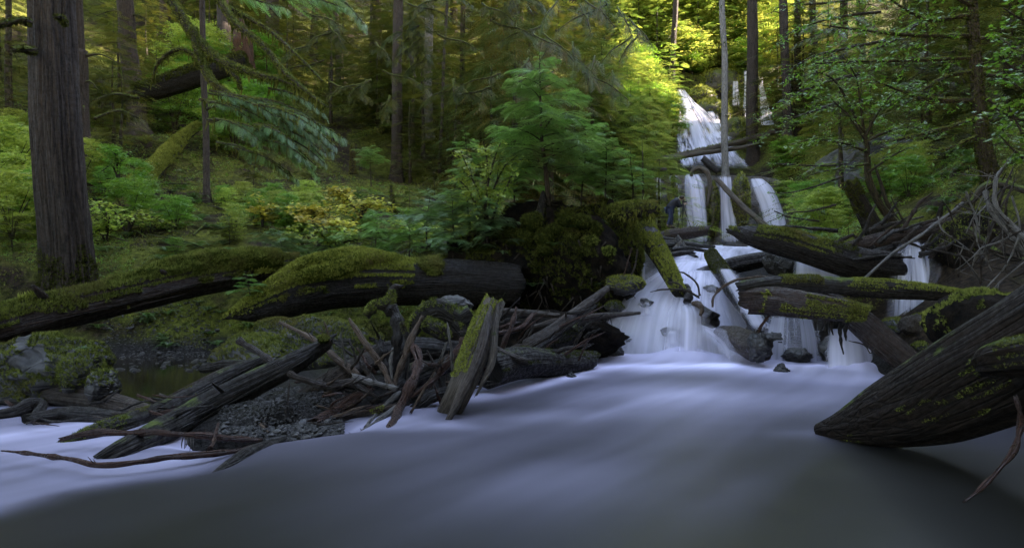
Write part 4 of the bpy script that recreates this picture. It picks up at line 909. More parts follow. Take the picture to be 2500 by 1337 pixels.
# C root mound
t = thing('root_mound', 'dark upturned root mound with hanging moss carrying the young hemlocks', 'root mound', P(1330, 760, 13.4))
MG = []
for k, (x, y, d, rx, ry, rz) in enumerate([(1330, 640, 13.9, 175, .9, 130), (1230, 640, 13.7, 130, .8, 100), (1420, 660, 13.7, 110, .8, 115), (1330, 560, 14.1, 110, .7, 70), (1480, 590, 14.2, 60, .5, 100), (1150, 680, 13.6, 100, .6, 60), (1520, 640, 14.1, 45, .5, 90)]):
    g = blob(P(x, y, d), (rx/F*d, ry, rz/F*d), 48, .35, 2.2, k+30); MG.append(g)
g = join(MG); obj_of(g, 'earth', 'soil', t, True); mossy(t, g, 900, .06, lambda c, n: (n[:, 1] < .5) & (n[:, 2] > -.25) & (fbm(c*1.6, 9) > .0), 'moss_dark', 31)
q = np.random.default_rng(4)
for k, (x, y, r) in enumerate([(1170, 620, 26), (1140, 650, 22), (1200, 650, 24), (1260, 640, 26), (1290, 610, 24), (1330, 580, 26), (1230, 570, 24), (1300, 540, 26), (1380, 535, 24), (1420, 540, 22), (1450, 560, 22), (1470, 690, 16), (1405, 690, 20)][::-1]+[(1395, 575, 22), (1420, 600, 26), (1440, 590, 20), (1455, 620, 28), (1470, 650, 24), (1485, 615, 16), (1490, 640, 14), (1440, 655, 22), (1375, 600, 18), (1400, 630, 22), (1425, 665, 12), (1280, 580, 24), (1355, 560, 20), (1240, 600, 18), (1385, 650, 16), (1210, 575, 14), (1330, 610, 20)]):
    d = 13.05+.25*q.random(); g = blob(P(x, y, d), (r/F*d, .16, r*.8/F*d), 18, .4, 2.4, k+50); o = obj_of(g, 'moss_cushion', 'moss_dark', t, True)
    hg = tufts(g[0], g[1], 2200, .045, lambda c, n: n[:, 2] > -.5, k, -.1); mk('moss', hg[0], hg[1], M['moss' if 12 < k < 24 else 'moss_dark'], o, False, hg[2])
for k in range(46):
    x = q.uniform(1140, 1510); y = q.uniform(580, 720); d = 13.0+.2*q.random(); L = q.uniform(20, 90); dx = q.normal(0, 22)
    obj_of(tube([P(x, y, d+.3), P(x+dx*.4, y+L*.4, d-.1), P(x+dx, y+L, d+.1)], [q.uniform(.012, .035), .014, .005], 6, 9, .2, seed=k), 'root', 'twig', t, True)
# arm of moss at the right of the mound
t, g = log([(1440, 545, 14.2), (1510, 522, 14.0), (1560, 512, 13.9), (1604, 508, 13.8)], [20, 26, 22, 15], 'log_dark_mossy', 'short moss covered log jutting right from the root mound', seed=10, moss=(lambda c, n: n[:, 2] > -.35, 1800, .055, 'moss'))
hg = tufts(g[0]-[0, 0, .03], g[1], 220, .13, lambda c, n: n[:, 2] < .1, 9, -1.5); mk('hanging_moss', hg[0], hg[1], M['moss_hang'], t, False, hg[2])
# broken black snag on the mound
log([(1312, 560, 13.3), (1320, 520, 13.3), (1326, 470, 13.3), (1334, 488, 13.35)], [20, 13, 5, 2], 'log_dark', 'black splintered stump at the foot of the young hemlock', 'splintered_stump', seed=11, cat='stump', ridge=.3)
# D green log
t, g = log([(1565, 548, 15.2), (1590, 590, 14.6), (1620, 640, 13.9), (1658, 712, 13.2)], [30, 26, 23, 18], 'log_dark_mossy', 'moss green log slanting down to the water right of the root mound', seed=12, moss=[(lambda c, n: (n[:, 2] > -.1) & (fbm(c*3, 3) > -.25), 2200, .04, 'moss_bright')])
for k in range(16):
    a = q.uniform(0, 6.28); c = P(1562, 545, 15.2); dd = np.array([math.cos(a), -.3, math.sin(a)])*q.uniform(.2, .35); obj_of(tube([c, c+dd*.6, c+dd+[0, 0, .05]], [.02, .012, .004], 5, 6, .2), 'root', 'stick_dark', t, True)
boulder(1520, 695, 13.2, 50, .3, 26, 'mossy wet stone at the left edge of the cascade', 'rock_wet', 31, lambda c, n: n[:, 2] > .0, mm='moss_bright')
boulder(1500, 750, 12.6, 22, .15, 14, 'small mossy rock at the left edge of the cascade', 'rock_wet', 32, lambda c, n: n[:, 2] > .1, mm='moss_dark')

# E standing split log
t, g = log([(1205, 742, 8.1), (1180, 800, 7.85), (1150, 880, 7.55), (1118, 955, 7.25), (1082, 1035, 7.0)], [24, 33, 36, 34, 29], 'log_split', 'weathered split log standing in the water with a bright strip of moss', seed=13, seg=48, ridge=.3, amp=.14, jag=(.14, .0), n=130, sink=True,
    moss=[(lambda c, n: (n[:, 0] < .25+.3*fbm(c*4, 3)) & (n[:, 1] < .6) & (c[:, 2] > .42) & (fbm(c*np.array([3, 3, 1.2]), 3) > -.22), 5200, .026, 'moss_bright')])
g2 = tube([P(1197, 752, 7.9), P(1188, 800, 7.62), P(1166, 880, 7.34), P(1130, 960, 7.08), P(1092, 1030, 6.9)], [.03, .055, .06, .05, .03], 12, 80, .3, .3, 6, (.1, .03), 14, .3); obj_of(g2, 'splinter', 'log_weathered', t, True)
g2 = tube([P(1212, 760, 7.95), P(1206, 820, 7.7), P(1198, 890, 7.45), P(1165, 960, 7.2)], [.03, .05, .045, .012], 12, 70, .3, .3, 6, (.08, .05), 15, .3); obj_of(g2, 'splinter', 'log_split', t, True)
# its mossy root crown at left
t = thing('root_tangle', 'gnarled mossy root crown leaning against the standing split log', 'root crown', P(1070, 830, 8.4))
for k, (pp, rr) in enumerate([([(1010, 815, 8.3), (1030, 770, 8.3), (1075, 752, 8.25), (1120, 775, 8.2), (1150, 760, 8.2)], [.05, .12, .14, .11, .09]), ([(1040, 790, 8.1), (1075, 810, 8.05), (1095, 830, 8.0)], [.10, .10, .04]), ([(1085, 760, 8.3), (1120, 790, 8.2), (1140, 825, 8.1)], [.1, .09, .05]), ([(1015, 780, 8.35), (1005, 830, 8.3)], [.08, .04])]):
    g = tube([P(*p) for p in pp], rr, 18, 40, .35, .25, 6, seed=k+20); o = obj_of(g, 'root', 'log_dark_mossy', t, True)
    hg = tufts(g[0], g[1], 2400, .035, lambda c, n: (n[:, 2] > .0) & (fbm(c*4, 5) > -.1), k); mk('moss', hg[0], hg[1], M['moss'], o, False, hg[2])
for k in range(14):
    a = q.uniform(0, 6.28); c = P(1145, 815, 7.9); dd = np.array([math.cos(a), -.4, math.sin(a)])*q.uniform(.06, .18); obj_of(tube([c, c+dd*.6, c+dd*np.array([1, 1, .8])], [.008, .006, .002], 5, 6, .2), 'rootlet', 'twig', t, True)
# F fan of sticks
def stick(pts, rad, mat, label, **kw):
    kw.setdefault('name', 'branch'); kw.setdefault('cat', 'branch'); kw.setdefault('seg', 12); kw.setdefault('ridge', .06); kw.setdefault('amp', .14); kw.setdefault('jag', (.02, .02)); kw.setdefault('part', 'stem'); kw.setdefault('kink', 0 if kw.get('name') == 'fallen_log' else .6); kw.setdefault('knots', 1+kw['seed'] % 2)
    return log(pts, rad, mat, label, **kw)
mz = lambda x0, x1, z0, z1, d=7.5: (lambda c, n: (c[:, 0] > P(x0, 0, d)[0]) & (c[:, 0] < P(x1, 0, d)[0]) & (c[:, 2] > z0) & (c[:, 2] < z1) & (n[:, 2] > -.3))
stick([(985, 697, 8.5), (960, 704, 8.5), (945, 735, 8.45), (915, 752, 8.4), (896, 768, 8.4)], [3, 9, 11, 17, 9], 'stick_dark', 'curved horn like root with a mossy base above the fan of sticks', seed=40, moss=(mz(890, 970, 1.0, 1.3, 8.4), 3500, .03, 'moss'))
stick([(925, 745, 8.4), (955, 765, 8.4), (968, 810, 8.3), (966, 870, 8.2), (955, 960, 8.1)], [12, 17, 14, 12, 13], 'log_dark', 'thick black curved stem behind the fan of sticks', seed=41, ridge=.2)
stick([(853, 780, 7.9), (885, 830, 7.8), (920, 880, 7.7), (958, 942, 7.55)], [4, 7, 8, 9], 'stick_tan', 'tan bare branch leaning right, second of the fan from the left', seed=42)
stick([(1032, 772, 8.0), (1005, 830, 7.85), (980, 890, 7.7), (955, 960, 7.55)], [5, 8, 9, 8], 'stick_tan', 'tan branch leaning left up to the mossy root crown', seed=43)
stick([(1008, 845, 7.8), (1022, 890, 7.5), (1008, 935, 7.2), (975, 1000, 7.0), (948, 1055, 6.85)], [11, 14, 14, 11, 8], 'stick_red', 'stout reddish branch bending down into the water', seed=44, ridge=.16)
stick([(1130, 828, 7.9), (1110, 870, 7.8), (1060, 925, 7.65), (1003, 970, 7.5)], [10, 9, 8, 4], 'stick_red', 'wet curved branch between the fan and the split log', seed=45)
stick([(972, 960, 7.5), (920, 1010, 7.2), (892, 1042, 7.05)], [8, 6, 3], 'stick_pale', 'pale short branch dipping into the water', seed=46)
stick([(970, 992, 7.2), (910, 1035, 7.0), (850, 1072, 6.85)], [7, 6, 2], 'stick_pale', 'wet pale stick slanting lowest into the water from the fan', seed=47)
stick([(684, 788, 8.2), (760, 826, 8.0), (820, 870, 7.85), (872, 920, 7.7)], [4, 7, 8, 9], 'stick_tan', 'long tan branch crossing behind the tip of the dark log', seed=48)
stick([(588, 833, 7.6), (625, 860, 7.5), (668, 885, 7.4), (730, 925, 7.3), (790, 945, 7.3), (850, 935, 7.35), (925, 970, 7.3)], [9, 10, 10, 11, 12, 10, 4], 'stick_dark', 'long bent grey branch passing under the dark log', seed=49, ridge=.12)
stick([(792, 788, 7.6), (800, 812, 7.6), (806, 836, 7.6)], [2, 3, 3], 'stick_tan', 'short upright twig at the tip of the dark log', seed=50)
stick([(852, 832, 8.0), (864, 860, 7.95), (868, 900, 7.9)], [2.5, 3.5, 4], 'stick_dark', 'thin upright twig left of the fan', seed=51)
stick([(980, 790, 8.1), (990, 820, 8.1), (996, 880, 8.0), (985, 930, 7.9)], [7, 8, 8, 9], 'log_dark', 'dark mossy tipped stem behind the tan branch', seed=52, moss=(mz(970, 1010, .8, 1.2, 8.1), 3000, .02, 'moss'))
stick([(924, 818, 8.2), (935, 850, 8.1), (950, 910, 8.0)], [8, 12, 14], 'log_dark', 'black broken stem with a mossy tip beside the thick curved stem', seed=53, moss=(lambda c, n: c[:, 2] > .72, 4000, .025, 'moss'))
stick([(958, 850, 7.7), (954, 890, 7.65), (958, 925, 7.6)], [3, 4.5, 4], 'stick_pale', 'pale split stick upright in the middle of the fan', seed=54)
stick([(862, 918, 7.4), (910, 932, 7.35), (970, 948, 7.3)], [6, 7, 5], 'stick_pale', 'weathered stick lying across the foot of the fan', seed=55)
stick([(880, 885, 7.6), (895, 905, 7.55), (905, 930, 7.5)], [6, 7, 8], 'stick_dark', 'stubby dark stick at the left foot of the fan', seed=56)
stick([(1090, 835, 8.0), (1082, 860, 8.0), (1075, 880, 8.0)], [3, 4, 4], 'stick_pale', 'short shiny splinter under the root crown', seed=57)
stick([(1262, 752, 9.2), (1248, 800, 9.0), (1225, 850, 8.9)], [3, 6, 5], 'stick_red', 'thin reddish stick standing right of the split log', seed=58)
log([(700, 985, 7.6), (760, 955, 7.7), (840, 915, 7.9), (930, 870, 8.2)], [10, 22, 30, 26], 'log_weathered', 'grey flat topped log lying under the fan of sticks', seed=59)
log([(770, 1030, 7.25), (820, 1005, 7.3), (870, 970, 7.4), (900, 950, 7.5)], [12, 16, 14, 8], 'stick_red', 'reddish brown root curving up from the gravel spit', seed=60, name='root', cat='root', part='stem')
log([(830, 1020, 7.2), (870, 1010, 7.2), (930, 1000, 7.2), (985, 985, 7.25)], [7, 9, 8, 6], 'log_brown', 'short brown log at the water edge below the fan', seed=61, moss=(mz(905, 940, .0, .5, 7.2), 3500, .025, 'moss_bright'))
log([(1025, 985, 7.4), (1060, 965, 7.5), (1130, 950, 7.7)], [14, 16, 12], 'log_dark', 'blunt dark log end behind the foot of the split log', seed=62)
log([(930, 985, 7.7), (1000, 930, 8.0), (1090, 890, 8.3)], [20, 24, 22], 'log_dark', 'black log in the shade behind the fan', seed=63)
log([(900, 870, 8.8), (1000, 850, 9), (1120, 860, 9.2)], [24, 28, 28], 'log_dark', 'black buried log under the root crown', seed=64)

# G crossing logs at left
log([(798, 838, 7.7), (700, 895, 7.4), (560, 965, 7.2), (430, 1035, 6.8), (300, 1100, 6.25), (215, 1145, 6.05)], [16, 30, 36, 36, 30, 20], 'log_dark_mossy', 'big dark square sided log, upper of the crossed pair, running down into the white water', seed=70, seg=40, ridge=.2, knots=2, jag=(.1, .0), sink=True)
t = thing('moss_tuft', 'tuft of moss and splinters on the tip of the upper crossed log', 'moss tuft', P(790, 830, 7.6))
g = blob(P(790, 828, 7.55), (.07, .07, .05), 14, .4, 2, 3); obj_of(g, 'moss_cushion', 'moss_dark', t, True); mossy(t, g, 9000, .022, None, 'moss', 2)
for k in range(9): c = P(790, 828, 7.55); a = q.uniform(.4, 2.9); dd = np.array([math.cos(a), -.1, math.sin(a)])*q.uniform(.08, .16); obj_of(tube([c, c+dd*.5, c+dd], [.006, .004, .001], 5, 4, .1), 'splinter', 'stick_red', t, True)
t, g = log([(632, 880, 8.4), (560, 915, 8.1), (470, 965, 7.7), (380, 1010, 7.2), (230, 1060, 6.7), (90, 1120, 6.2)], [12, 20, 24, 26, 22, 10], 'log_dark_mossy', 'long dark log, lower of the crossed pair, with moss along its back', seed=71, ridge=.2, seg=30, sink=True, jag=(.1, 0), moss=(lambda c, n: (n[:, 2] > .35) & (fbm(c*2.5, 4) > .05), 2500, .022, 'moss'))
log([(55, 945, 8.1), (120, 955, 7.9), (230, 975, 7.7), (375, 1012, 7.4)], [24, 28, 28, 24], 'log_weathered', 'grey weathered log with reddish upper face at the far left', seed=72, ridge=.25, jag=(.1, .12))
log([(375, 990, 7.7), (470, 945, 7.9), (560, 905, 8.3), (640, 880, 8.6)], [5, 10, 13, 12], 'log_brown', 'slim reddish log edge above the lower crossed log', seed=73)
log([(500, 900, 9.0), (560, 890, 8.9), (640, 895, 8.7)], [10, 14, 12], 'log_dark_mossy', 'small mossy log behind the crossed pair', seed=74)
log([(100, 960, 8.0), (170, 918, 7.9), (235, 880, 7.8)], [9, 12, 7], 'log_dark_mossy', 'short dark mossy log leaning on the large boulder', seed=75, moss=(lambda c, n: n[:, 2] > .5, 2500, .02, 'moss'))
log([(-30, 1018, 7.4), (30, 1010, 7.4), (75, 990, 7.4), (105, 985, 7.4), (90, 1015, 7.3)], [16, 18, 20, 10, 14], 'log_dark', 'twisted wet black root at the left edge of the stream', seed=76, ridge=.3, name='driftwood_root', cat='root')
log([(80, 1030, 7.3), (180, 1020, 7.4), (300, 1025, 7.3)], [24, 32, 24], 'log_dark', 'black log jammed under the grey weathered log', seed=77, ridge=.25)
log([(-20, 975, 7.9), (40, 970, 7.9), (110, 960, 7.9)], [4, 5, 5], 'stick_dark', 'thin dark stick above the twisted root at left', seed=78, name='branch', cat='branch', part='stem')
log([(300, 1030, 7.1), (360, 1015, 7.1), (430, 1000, 7.1)], [5, 7, 5], 'stick_red', 'short reddish stick under the crossed pair', seed=79, name='branch', cat='branch', part='stem')
# H thin wet poles above the white water
stick([(152, 1072, 5.8), (230, 1058, 5.9), (330, 1056, 5.9), (440, 1060, 5.9), (550, 1066, 6.0), (640, 1072, 6.15)], [8, 10, 9, 8, 8, 4], 'stick_red', 'smooth red brown pole, upper of the two above the white water', seed=80, moss=None)
stick([(5, 1100, 5.5), (80, 1108, 5.35), (170, 1120, 5.2), (232, 1133, 5.1), (330, 1128, 5.15), (430, 1116, 5.3), (530, 1105, 5.5), (640, 1088, 5.9)], [2, 6, 7, 10, 8, 8, 8, 6], 'stick_red', 'long wet dark pole, lower of the two above the white water', seed=81, ridge=.14)
stick([(534, 1032, 6.2), (526, 1058, 5.95), (514, 1095, 5.6)], [3, 5, 6], 'stick_red', 'short forked stick joining the two wet poles', seed=82)
log([(500, 1172, 5.2), (560, 1140, 5.5), (620, 1108, 5.8), (680, 1082, 6.1)], [6, 18, 24, 14], 'log_dark', 'dark submerged log at the end of the lower pole', seed=83)
t = thing('hanging_twigs', 'little needle covered twigs hanging under the upper pole', 'twig', P(455, 1066, 6.1))
for k in range(7):
    x = 448+k*4; obj_of(tube([P(x, 1066, 5.9), P(x+q.normal(0, 2), 1082, 5.8), P(x+q.normal(0, 3), 1094+q.normal(0, 4), 5.75)], [.006, .005, .002], 5, 8, .3), 'twig', 'twig', t, True)
for k, (x0, y0, x1, y1) in enumerate([(585, 990, 655, 1055), (620, 1015, 650, 1040), (560, 1000, 600, 1020)]):
    stick([(x0, y0, 7.4), ((x0+x1)/2, (y0+y1)/2-2, 7.2), (x1, y1, 7.05)], [3, 4, 3], 'stick_tan' if k == 0 else 'stick_dark', ['tan stick lying on the gravel spit', 'small dark stick on the gravel spit', 'short stick beside the crossed pair on the gravel'][k], seed=84+k)
stick([(706, 930, 7.0), (702, 980, 6.95), (695, 1030, 6.9)], [2, 3, 3], 'stick_dark', 'thin twig standing on the gravel spit', seed=88)

# J dark logs left of the cascade
stick([(1482, 704, 11.4), (1400, 768, 10.8), (1310, 830, 10.2), (1235, 870, 9.8)], [8, 14, 17, 18], 'log_weathered', 'straight wet log pointing up right, highest left of the cascade', name='fallen_log', cat='log', seed=90, ridge=.2)
stick([(1450, 745, 11.1), (1380, 800, 10.6), (1300, 860, 10.0)], [5, 9, 11], 'log_dark', 'thin dark log just under the straight wet log', name='fallen_log', cat='log', seed=91, ridge=.2)
stick([(1560, 764, 12.0), (1460, 772, 11.4), (1370, 784, 11.0), (1300, 800, 10.8)], [4, 9, 11, 9], 'log_weathered', 'shiny wet log entering the cascade from the left', name='fallen_log', cat='log', seed=92, ridge=.2)
stick([(1215, 760, 10.4), (1290, 764, 10.6), (1362, 770, 10.8)], [9, 9, 7], 'log_weathered', 'level grey log right behind the split log', name='fallen_log', cat='log', seed=93, ridge=.2)
log([(1195, 905, 8.5), (1270, 885, 9.2), (1350, 885, 9.9), (1440, 878, 10.6)], [44, 40, 34, 24], 'log_dark_mossy', 'thick dark log with green film on its back beside the rushing water', seed=94, seg=34, moss=(lambda c, n: (n[:, 2] > .45) & (fbm(c*2.5, 4) > .08), 2400, .022, 'moss_dark'))
log([(1305, 865, 10.4), (1360, 830, 10.9), (1405, 808, 11.4)], [22, 24, 20], 'log_dark_mossy', 'stubby green filmed log between the dark logs', seed=95, moss=(lambda c, n: (n[:, 2] > .3) & (fbm(c*2.5, 4) > -.1), 2000, .022, 'moss_dark'))
log([(1205, 850, 8.7), (1240, 870, 8.7), (1275, 880, 8.8)], [10, 13, 9], 'log_weathered', 'small weathered chunk beside the split log', seed=96)
log([(1210, 815, 9.8), (1270, 800, 10), (1300, 770, 10.2)], [5, 7, 6], 'stick_red', 'reddish stick in the dark gap right of the split log', seed=97, name='branch', cat='branch', part='stem')

# K wood in the cascade
t, g = log([(1737, 622, 15.4), (1762, 665, 14.5), (1800, 720, 13.4), (1840, 775, 12.5), (1862, 812, 12.0)], [17, 21, 22, 22, 16], 'log_dark', 'dark log slanting down through the middle of the cascade', seed=100, moss=(lambda c, n: (c[:, 2] > P(0, 668, 14.5)[2]), 2200, .025, 'moss_dark'))
fall([(1752, 1786, 655, 14.0), (1775, 1822, 705, 13.0), (1812, 1862, 765, 12.1), (1835, 1885, 810, 11.6)], 'fall_soft', 'veil of water over the slanting log', seed=31, edge=.3)
log([(1708, 668, 15.0), (1760, 655, 15.2), (1830, 640, 15.5), (1888, 628, 15.8)], [13, 19, 21, 17], 'log_dark', 'dark wet log crossing behind the slanting log', seed=101, ridge=.2)
stick([(1676, 700, 13.6), (1684, 722, 13.0), (1678, 742, 12.8)], [8, 9, 12], 'log_dark', 'black knobbly root poking out of the cascade', seed=102, name='root', cat='root')
log([(1690, 752, 13.3), (1712, 766, 12.7), (1738, 778, 12.3)], [20, 24, 22], 'log_dark', 'broken log end in the middle of the cascade', seed=103, amp=.25)
stick([(1692, 740, 12.5), (1706, 742, 12.3), (1714, 755, 12.1), (1711, 768, 12.0)], [5, 7, 6, 3], 'stick_tan', 'small hooked branch on the broken log end', seed=104)
log([(1765, 815, 12.4), (1800, 828, 11.7), (1832, 843, 11.0), (1856, 852, 10.7)], [24, 32, 36, 34], 'log_weathered', 'blunt log block pushing out of the cascade', seed=105, seg=34, ridge=.2, jag=(0, .06))
fall([(1690, 1735, 790, 12.0), (1700, 1790, 810, 11.7), (1740, 1828, 850, 11.2), (1750, 1835, 905, 11.0)], 'fall_thin', 'thin veil running over the log block', 20, 24, .05, .4, .2, .25, 32)
fall([(1650, 1700, 735, 12.6), (1645, 1735, 765, 12.2), (1640, 1740, 830, 12.0), (1640, 1735, 900, 11.9)], 'fall', 'strands falling in front of the broken log end', 20, 30, .06, .4, .25, .1, 33)
for k, pp in enumerate([[(1705, 725, 12.6), (1670, 708, 12.6), (1620, 706, 12.7), (1590, 712, 12.7)], [(1708, 722, 12.6), (1700, 690, 12.7), (1672, 668, 12.8), (1658, 664, 12.8)], [(1668, 708, 12.6), (1655, 692, 12.7), (1632, 688, 12.7)]]):
    stick(pp, [3, 2.4, 2, 1][:len(pp)], 'twig', ['thin bare twig reaching left across the cascade', 'thin bare twig arching up in the cascade', 'small side twig over the cascade'][k], seed=106+k, name='twig', cat='twig')
stick([(1740, 748, 11.4), (1742, 725, 11.4), (1762, 702, 11.4), (1800, 684, 11.4), (1850, 676, 11.5), (1890, 680, 11.5)], [2, 3, 3.2, 3.5, 4, 5], 'stick_tan', 'bare arching branch curving down in front of the cascade', seed=110)
# logs M upper stream debris
log([(1596, 588, 26), (1640, 575, 26), (1690, 568, 26), (1722, 564, 26)], [16, 17, 15, 12], 'log_brown', 'brown log on which the photographer stands', seed=112, ridge=.25, jag=(.1, .3), moss=(lambda c, n: (n[:, 2] > .3) & (fbm(c*1.5, 3) > .1), 250, .06, 'moss'))
q = np.random.default_rng(77)
for k, (a, b, r, m, lab) in enumerate([((1590, 575, 22), (1680, 592, 21), 6, 'log_dark', 'thin black log under the brown log'), ((1592, 590, 21), (1740, 603, 20), 7, 'log_dark', 'long black log lying on the stream above the cascade'), ((1655, 580, 20), (1700, 628, 18.2), 7, 'log_dark', 'black log slanting into the stream above the cascade'), ((1665, 588, 19), (1625, 640, 17.5), 5, 'stick_dark', 'bent dark branch left of the stream above the cascade'), ((1600, 602, 20), (1660, 612, 19), 5, 'log_dark', 'short black log above the green log'), ((1770, 598, 20), (1822, 600, 19.5), 3, 'stick_dark', 'thin stick on the stream below the lower waterfall'), ((1625, 625, 16.6), (1690, 615, 16.8), 7, 'log_dark', 'wet chunk at the lip of the cascade'), ((1612, 640, 15.8), (1650, 668, 15.2), 3.5, 'stick_pale', 'pale root at the foot of the green log'), ((1640, 610, 18), (1720, 612, 18), 6, 'log_dark', 'flat black log at the water line above the cascade'), ((1580, 610, 19), (1640, 598, 19), 9, 'log_dark_mossy', 'mossy log end beside the brown log')]):
    mid = [(a[i]+b[i])/2 for i in range(3)]; mid[1] += q.normal(0, 3)
    log([a, tuple(mid), b], [r*.8, r, r*.7], m, lab, seed=113+k, seg=14)
# stick pair beside root mound
stick([(1543, 605, 13.2), (1532, 640, 13.1), (1521, 680, 13.0)], [1.5, 2, 2], 'stick_red', 'thin reddish twig hanging right of the root mound', seed=124, name='twig', cat='twig')
stick([(1556, 610, 13.2), (1550, 650, 13.1), (1535, 684, 13.0)], [1.5, 2, 2], 'twig', 'thin dark twig hanging right of the root mound', seed=125, name='twig', cat='twig')

# L right side logs
t, gL = log([(1783, 562, 13.0), (1830, 574, 12.9), (1910, 590, 12.8), (2000, 618, 12.7), (2080, 640, 12.7), (2180, 652, 12.8)], [8, 24, 34, 38, 40, 38], 'log_dark', 'big black log with a moss crust and tapered left end across the stream at right', seed=130, seg=36, ridge=.2,
    moss=[(mr(1783, 2010, .25, 1.8, -.35, 12.9), 2200, .04, 'moss'), (mr(1900, 2080, .5, 1.8, .05, 12.8), 1500, .035, 'moss_dark')])
log([(2050, 612, 14.0), (2150, 592, 13.9), (2260, 568, 13.6), (2340, 548, 13.3), (2420, 515, 12.8)], [18, 26, 26, 24, 18], 'log_brown', 'brown log running up to the right behind the thin fall', seed=131, ridge=.2)
log([(2060, 655, 13.6), (2130, 625, 13.6), (2180, 605, 13.6)], [20, 16, 10], 'log_dark', 'black log under the brown log at right', seed=132)
t, g = log([(1815, 698, 11.2), (1880, 690, 11.0), (1960, 690, 10.8), (2060, 698, 10.6), (2180, 706, 10.4), (2290, 715, 10.3), (2376, 722, 10.2)], [14, 17, 20, 22, 24, 19, 9], 'log_dark_mossy', 'long level log with bright moss, upper of the crossed mossy pair at right', seed=133, seg=34, ridge=.2,
    moss=[(mr(1910, 1995, .0, 2, -.3, 10.8), 4200, .03, 'moss'), (mr(2070, 2376, .1, 1.8, -.15, 10.4), 3800, .026, 'moss_bright'), (mr(2330, 2380, -.9, 2, -1, 10.2), 5000, .03, 'moss_bright')])
t, g = log([(1835, 735, 11.1), (1900, 735, 10.6), (1990, 748, 10.1), (2060, 757, 9.8), (2108, 764, 9.65)], [32, 36, 34, 28, 20], 'log_brown', 'short thick log with a blunt mossy end, lower of the crossed pair at right', seed=134, seg=38, ridge=.2,
    moss=[(lambda c, n: (c[:, 0] > P(1875, 0, 10.4)[0]) & (n[:, 1] < .3) & (n[:, 2] > -.55) & (n[:, 2] < .55) & (fbm(c*2.4, 5) > -.12), 3800, .03, 'moss_bright'), (lambda c, n: (c[:, 0] > P(2070, 0, 9.7)[0]), 4200, .03, 'moss')])
log([(2010, 720, 10.9), (2080, 770, 10.6), (2150, 830, 10.2), (2225, 890, 9.9)], [20, 30, 36, 34], 'log_brown', 'dark brown log slanting down right under the crossed pair', seed=135, ridge=.2, seg=30)
stick([(1905, 720, 10.4), (1960, 715, 10.3), (2040, 728, 10.2)], [5, 8, 4], 'log_weathered', 'ragged weathered plank between the crossed mossy pair', seed=136)
for k, (x, y0, y1) in enumerate([(2052, 800, 862), (2030, 780, 815), (2070, 790, 830), (2010, 775, 800), (1990, 770, 805)]):
    stick([(x, y0-30, 10.1), (x+q.normal(0, 3), (y0+y1)/2, 10.0), (x+q.normal(0, 4), y1, 10.0)], [5, 4, 1.5], 'log_dark', ['longest dark root hanging under the short thick log', 'root stub hanging second under the short thick log', 'root stub near the mossy end of the short thick log', 'little root under the middle of the short thick log', 'little root at the left under the short thick log'][k], seed=140+k, name='root', cat='root')
stick([(1885, 760, 11.0), (1860, 795, 11.0), (1850, 830, 11.0)], [3, 4, 2], 'stick_red', 'thin reddish stick behind the lower mossy log', seed=146)
stick([(2075, 832, 9.9), (2110, 842, 9.9), (2125, 862, 9.9), (2135, 850, 9.9)], [1, 2, 1.5, 1], 'twig', 'tiny twig in front of the white curtain of water', seed=147, name='twig', cat='twig')
# slanting stump
t, g = log([(2140, 575, 14.6), (2118, 530, 14.6), (2096, 488, 14.6), (2082, 458, 14.6)], [24, 21, 19, 18], 'log_dark', 'leaning broken stump with a mossy top in front of the rock face', 'leaning_stump', seed=148, cat='stump', ridge=.2, jag=(0, .15), moss=(lambda c, n: ((n[:, 0] < -.3) | (c[:, 2] > P(0, 475, 14.6)[2])) & (fbm(c*2, 3) > -.2), 1800, .04, 'moss_dark'))
stick([(1890, 552, 15.6), (1960, 556, 15.4), (2045, 562, 15.2)], [2.5, 4, 4], 'log_dark', 'thin straight pole above the big black log', seed=149)
for k in range(14):
    x = q.uniform(1960, 2330); y = 585-(x-2100)*.08+q.normal(0, 8); L = q.uniform(30, 90); a = q.normal(0, .35)
    stick([(x, y, 14+q.normal(0, .3)), (x+L*.5*math.cos(a), y-L*.5*math.sin(a)+q.normal(0, 3), 13.9), (x+L*math.cos(a), y-L*math.sin(a), 13.8)], [q.uniform(3, 7), q.uniform(4, 8), 3], 'log_dark' if k % 3 else 'stick_dark', 'dark broken stick in the jam above the black log', seed=150+k, group='sticks jammed behind the black log')
# green buried logs on right slope
log([(2180, 560, 19), (2240, 510, 21), (2300, 455, 23)], [24, 24, 18], 'log_dark_mossy', 'bright mossy log lying up the slope right of the alder', seed=170, amp=.25, moss=(lambda c, n: n[:, 2] > -.1, 800, .06, 'moss'))
log([(2230, 560, 18), (2260, 520, 19), (2300, 480, 20.5)], [9, 10, 8], 'log_weathered', 'bare thin log beside the mossy log up the slope', seed=171)
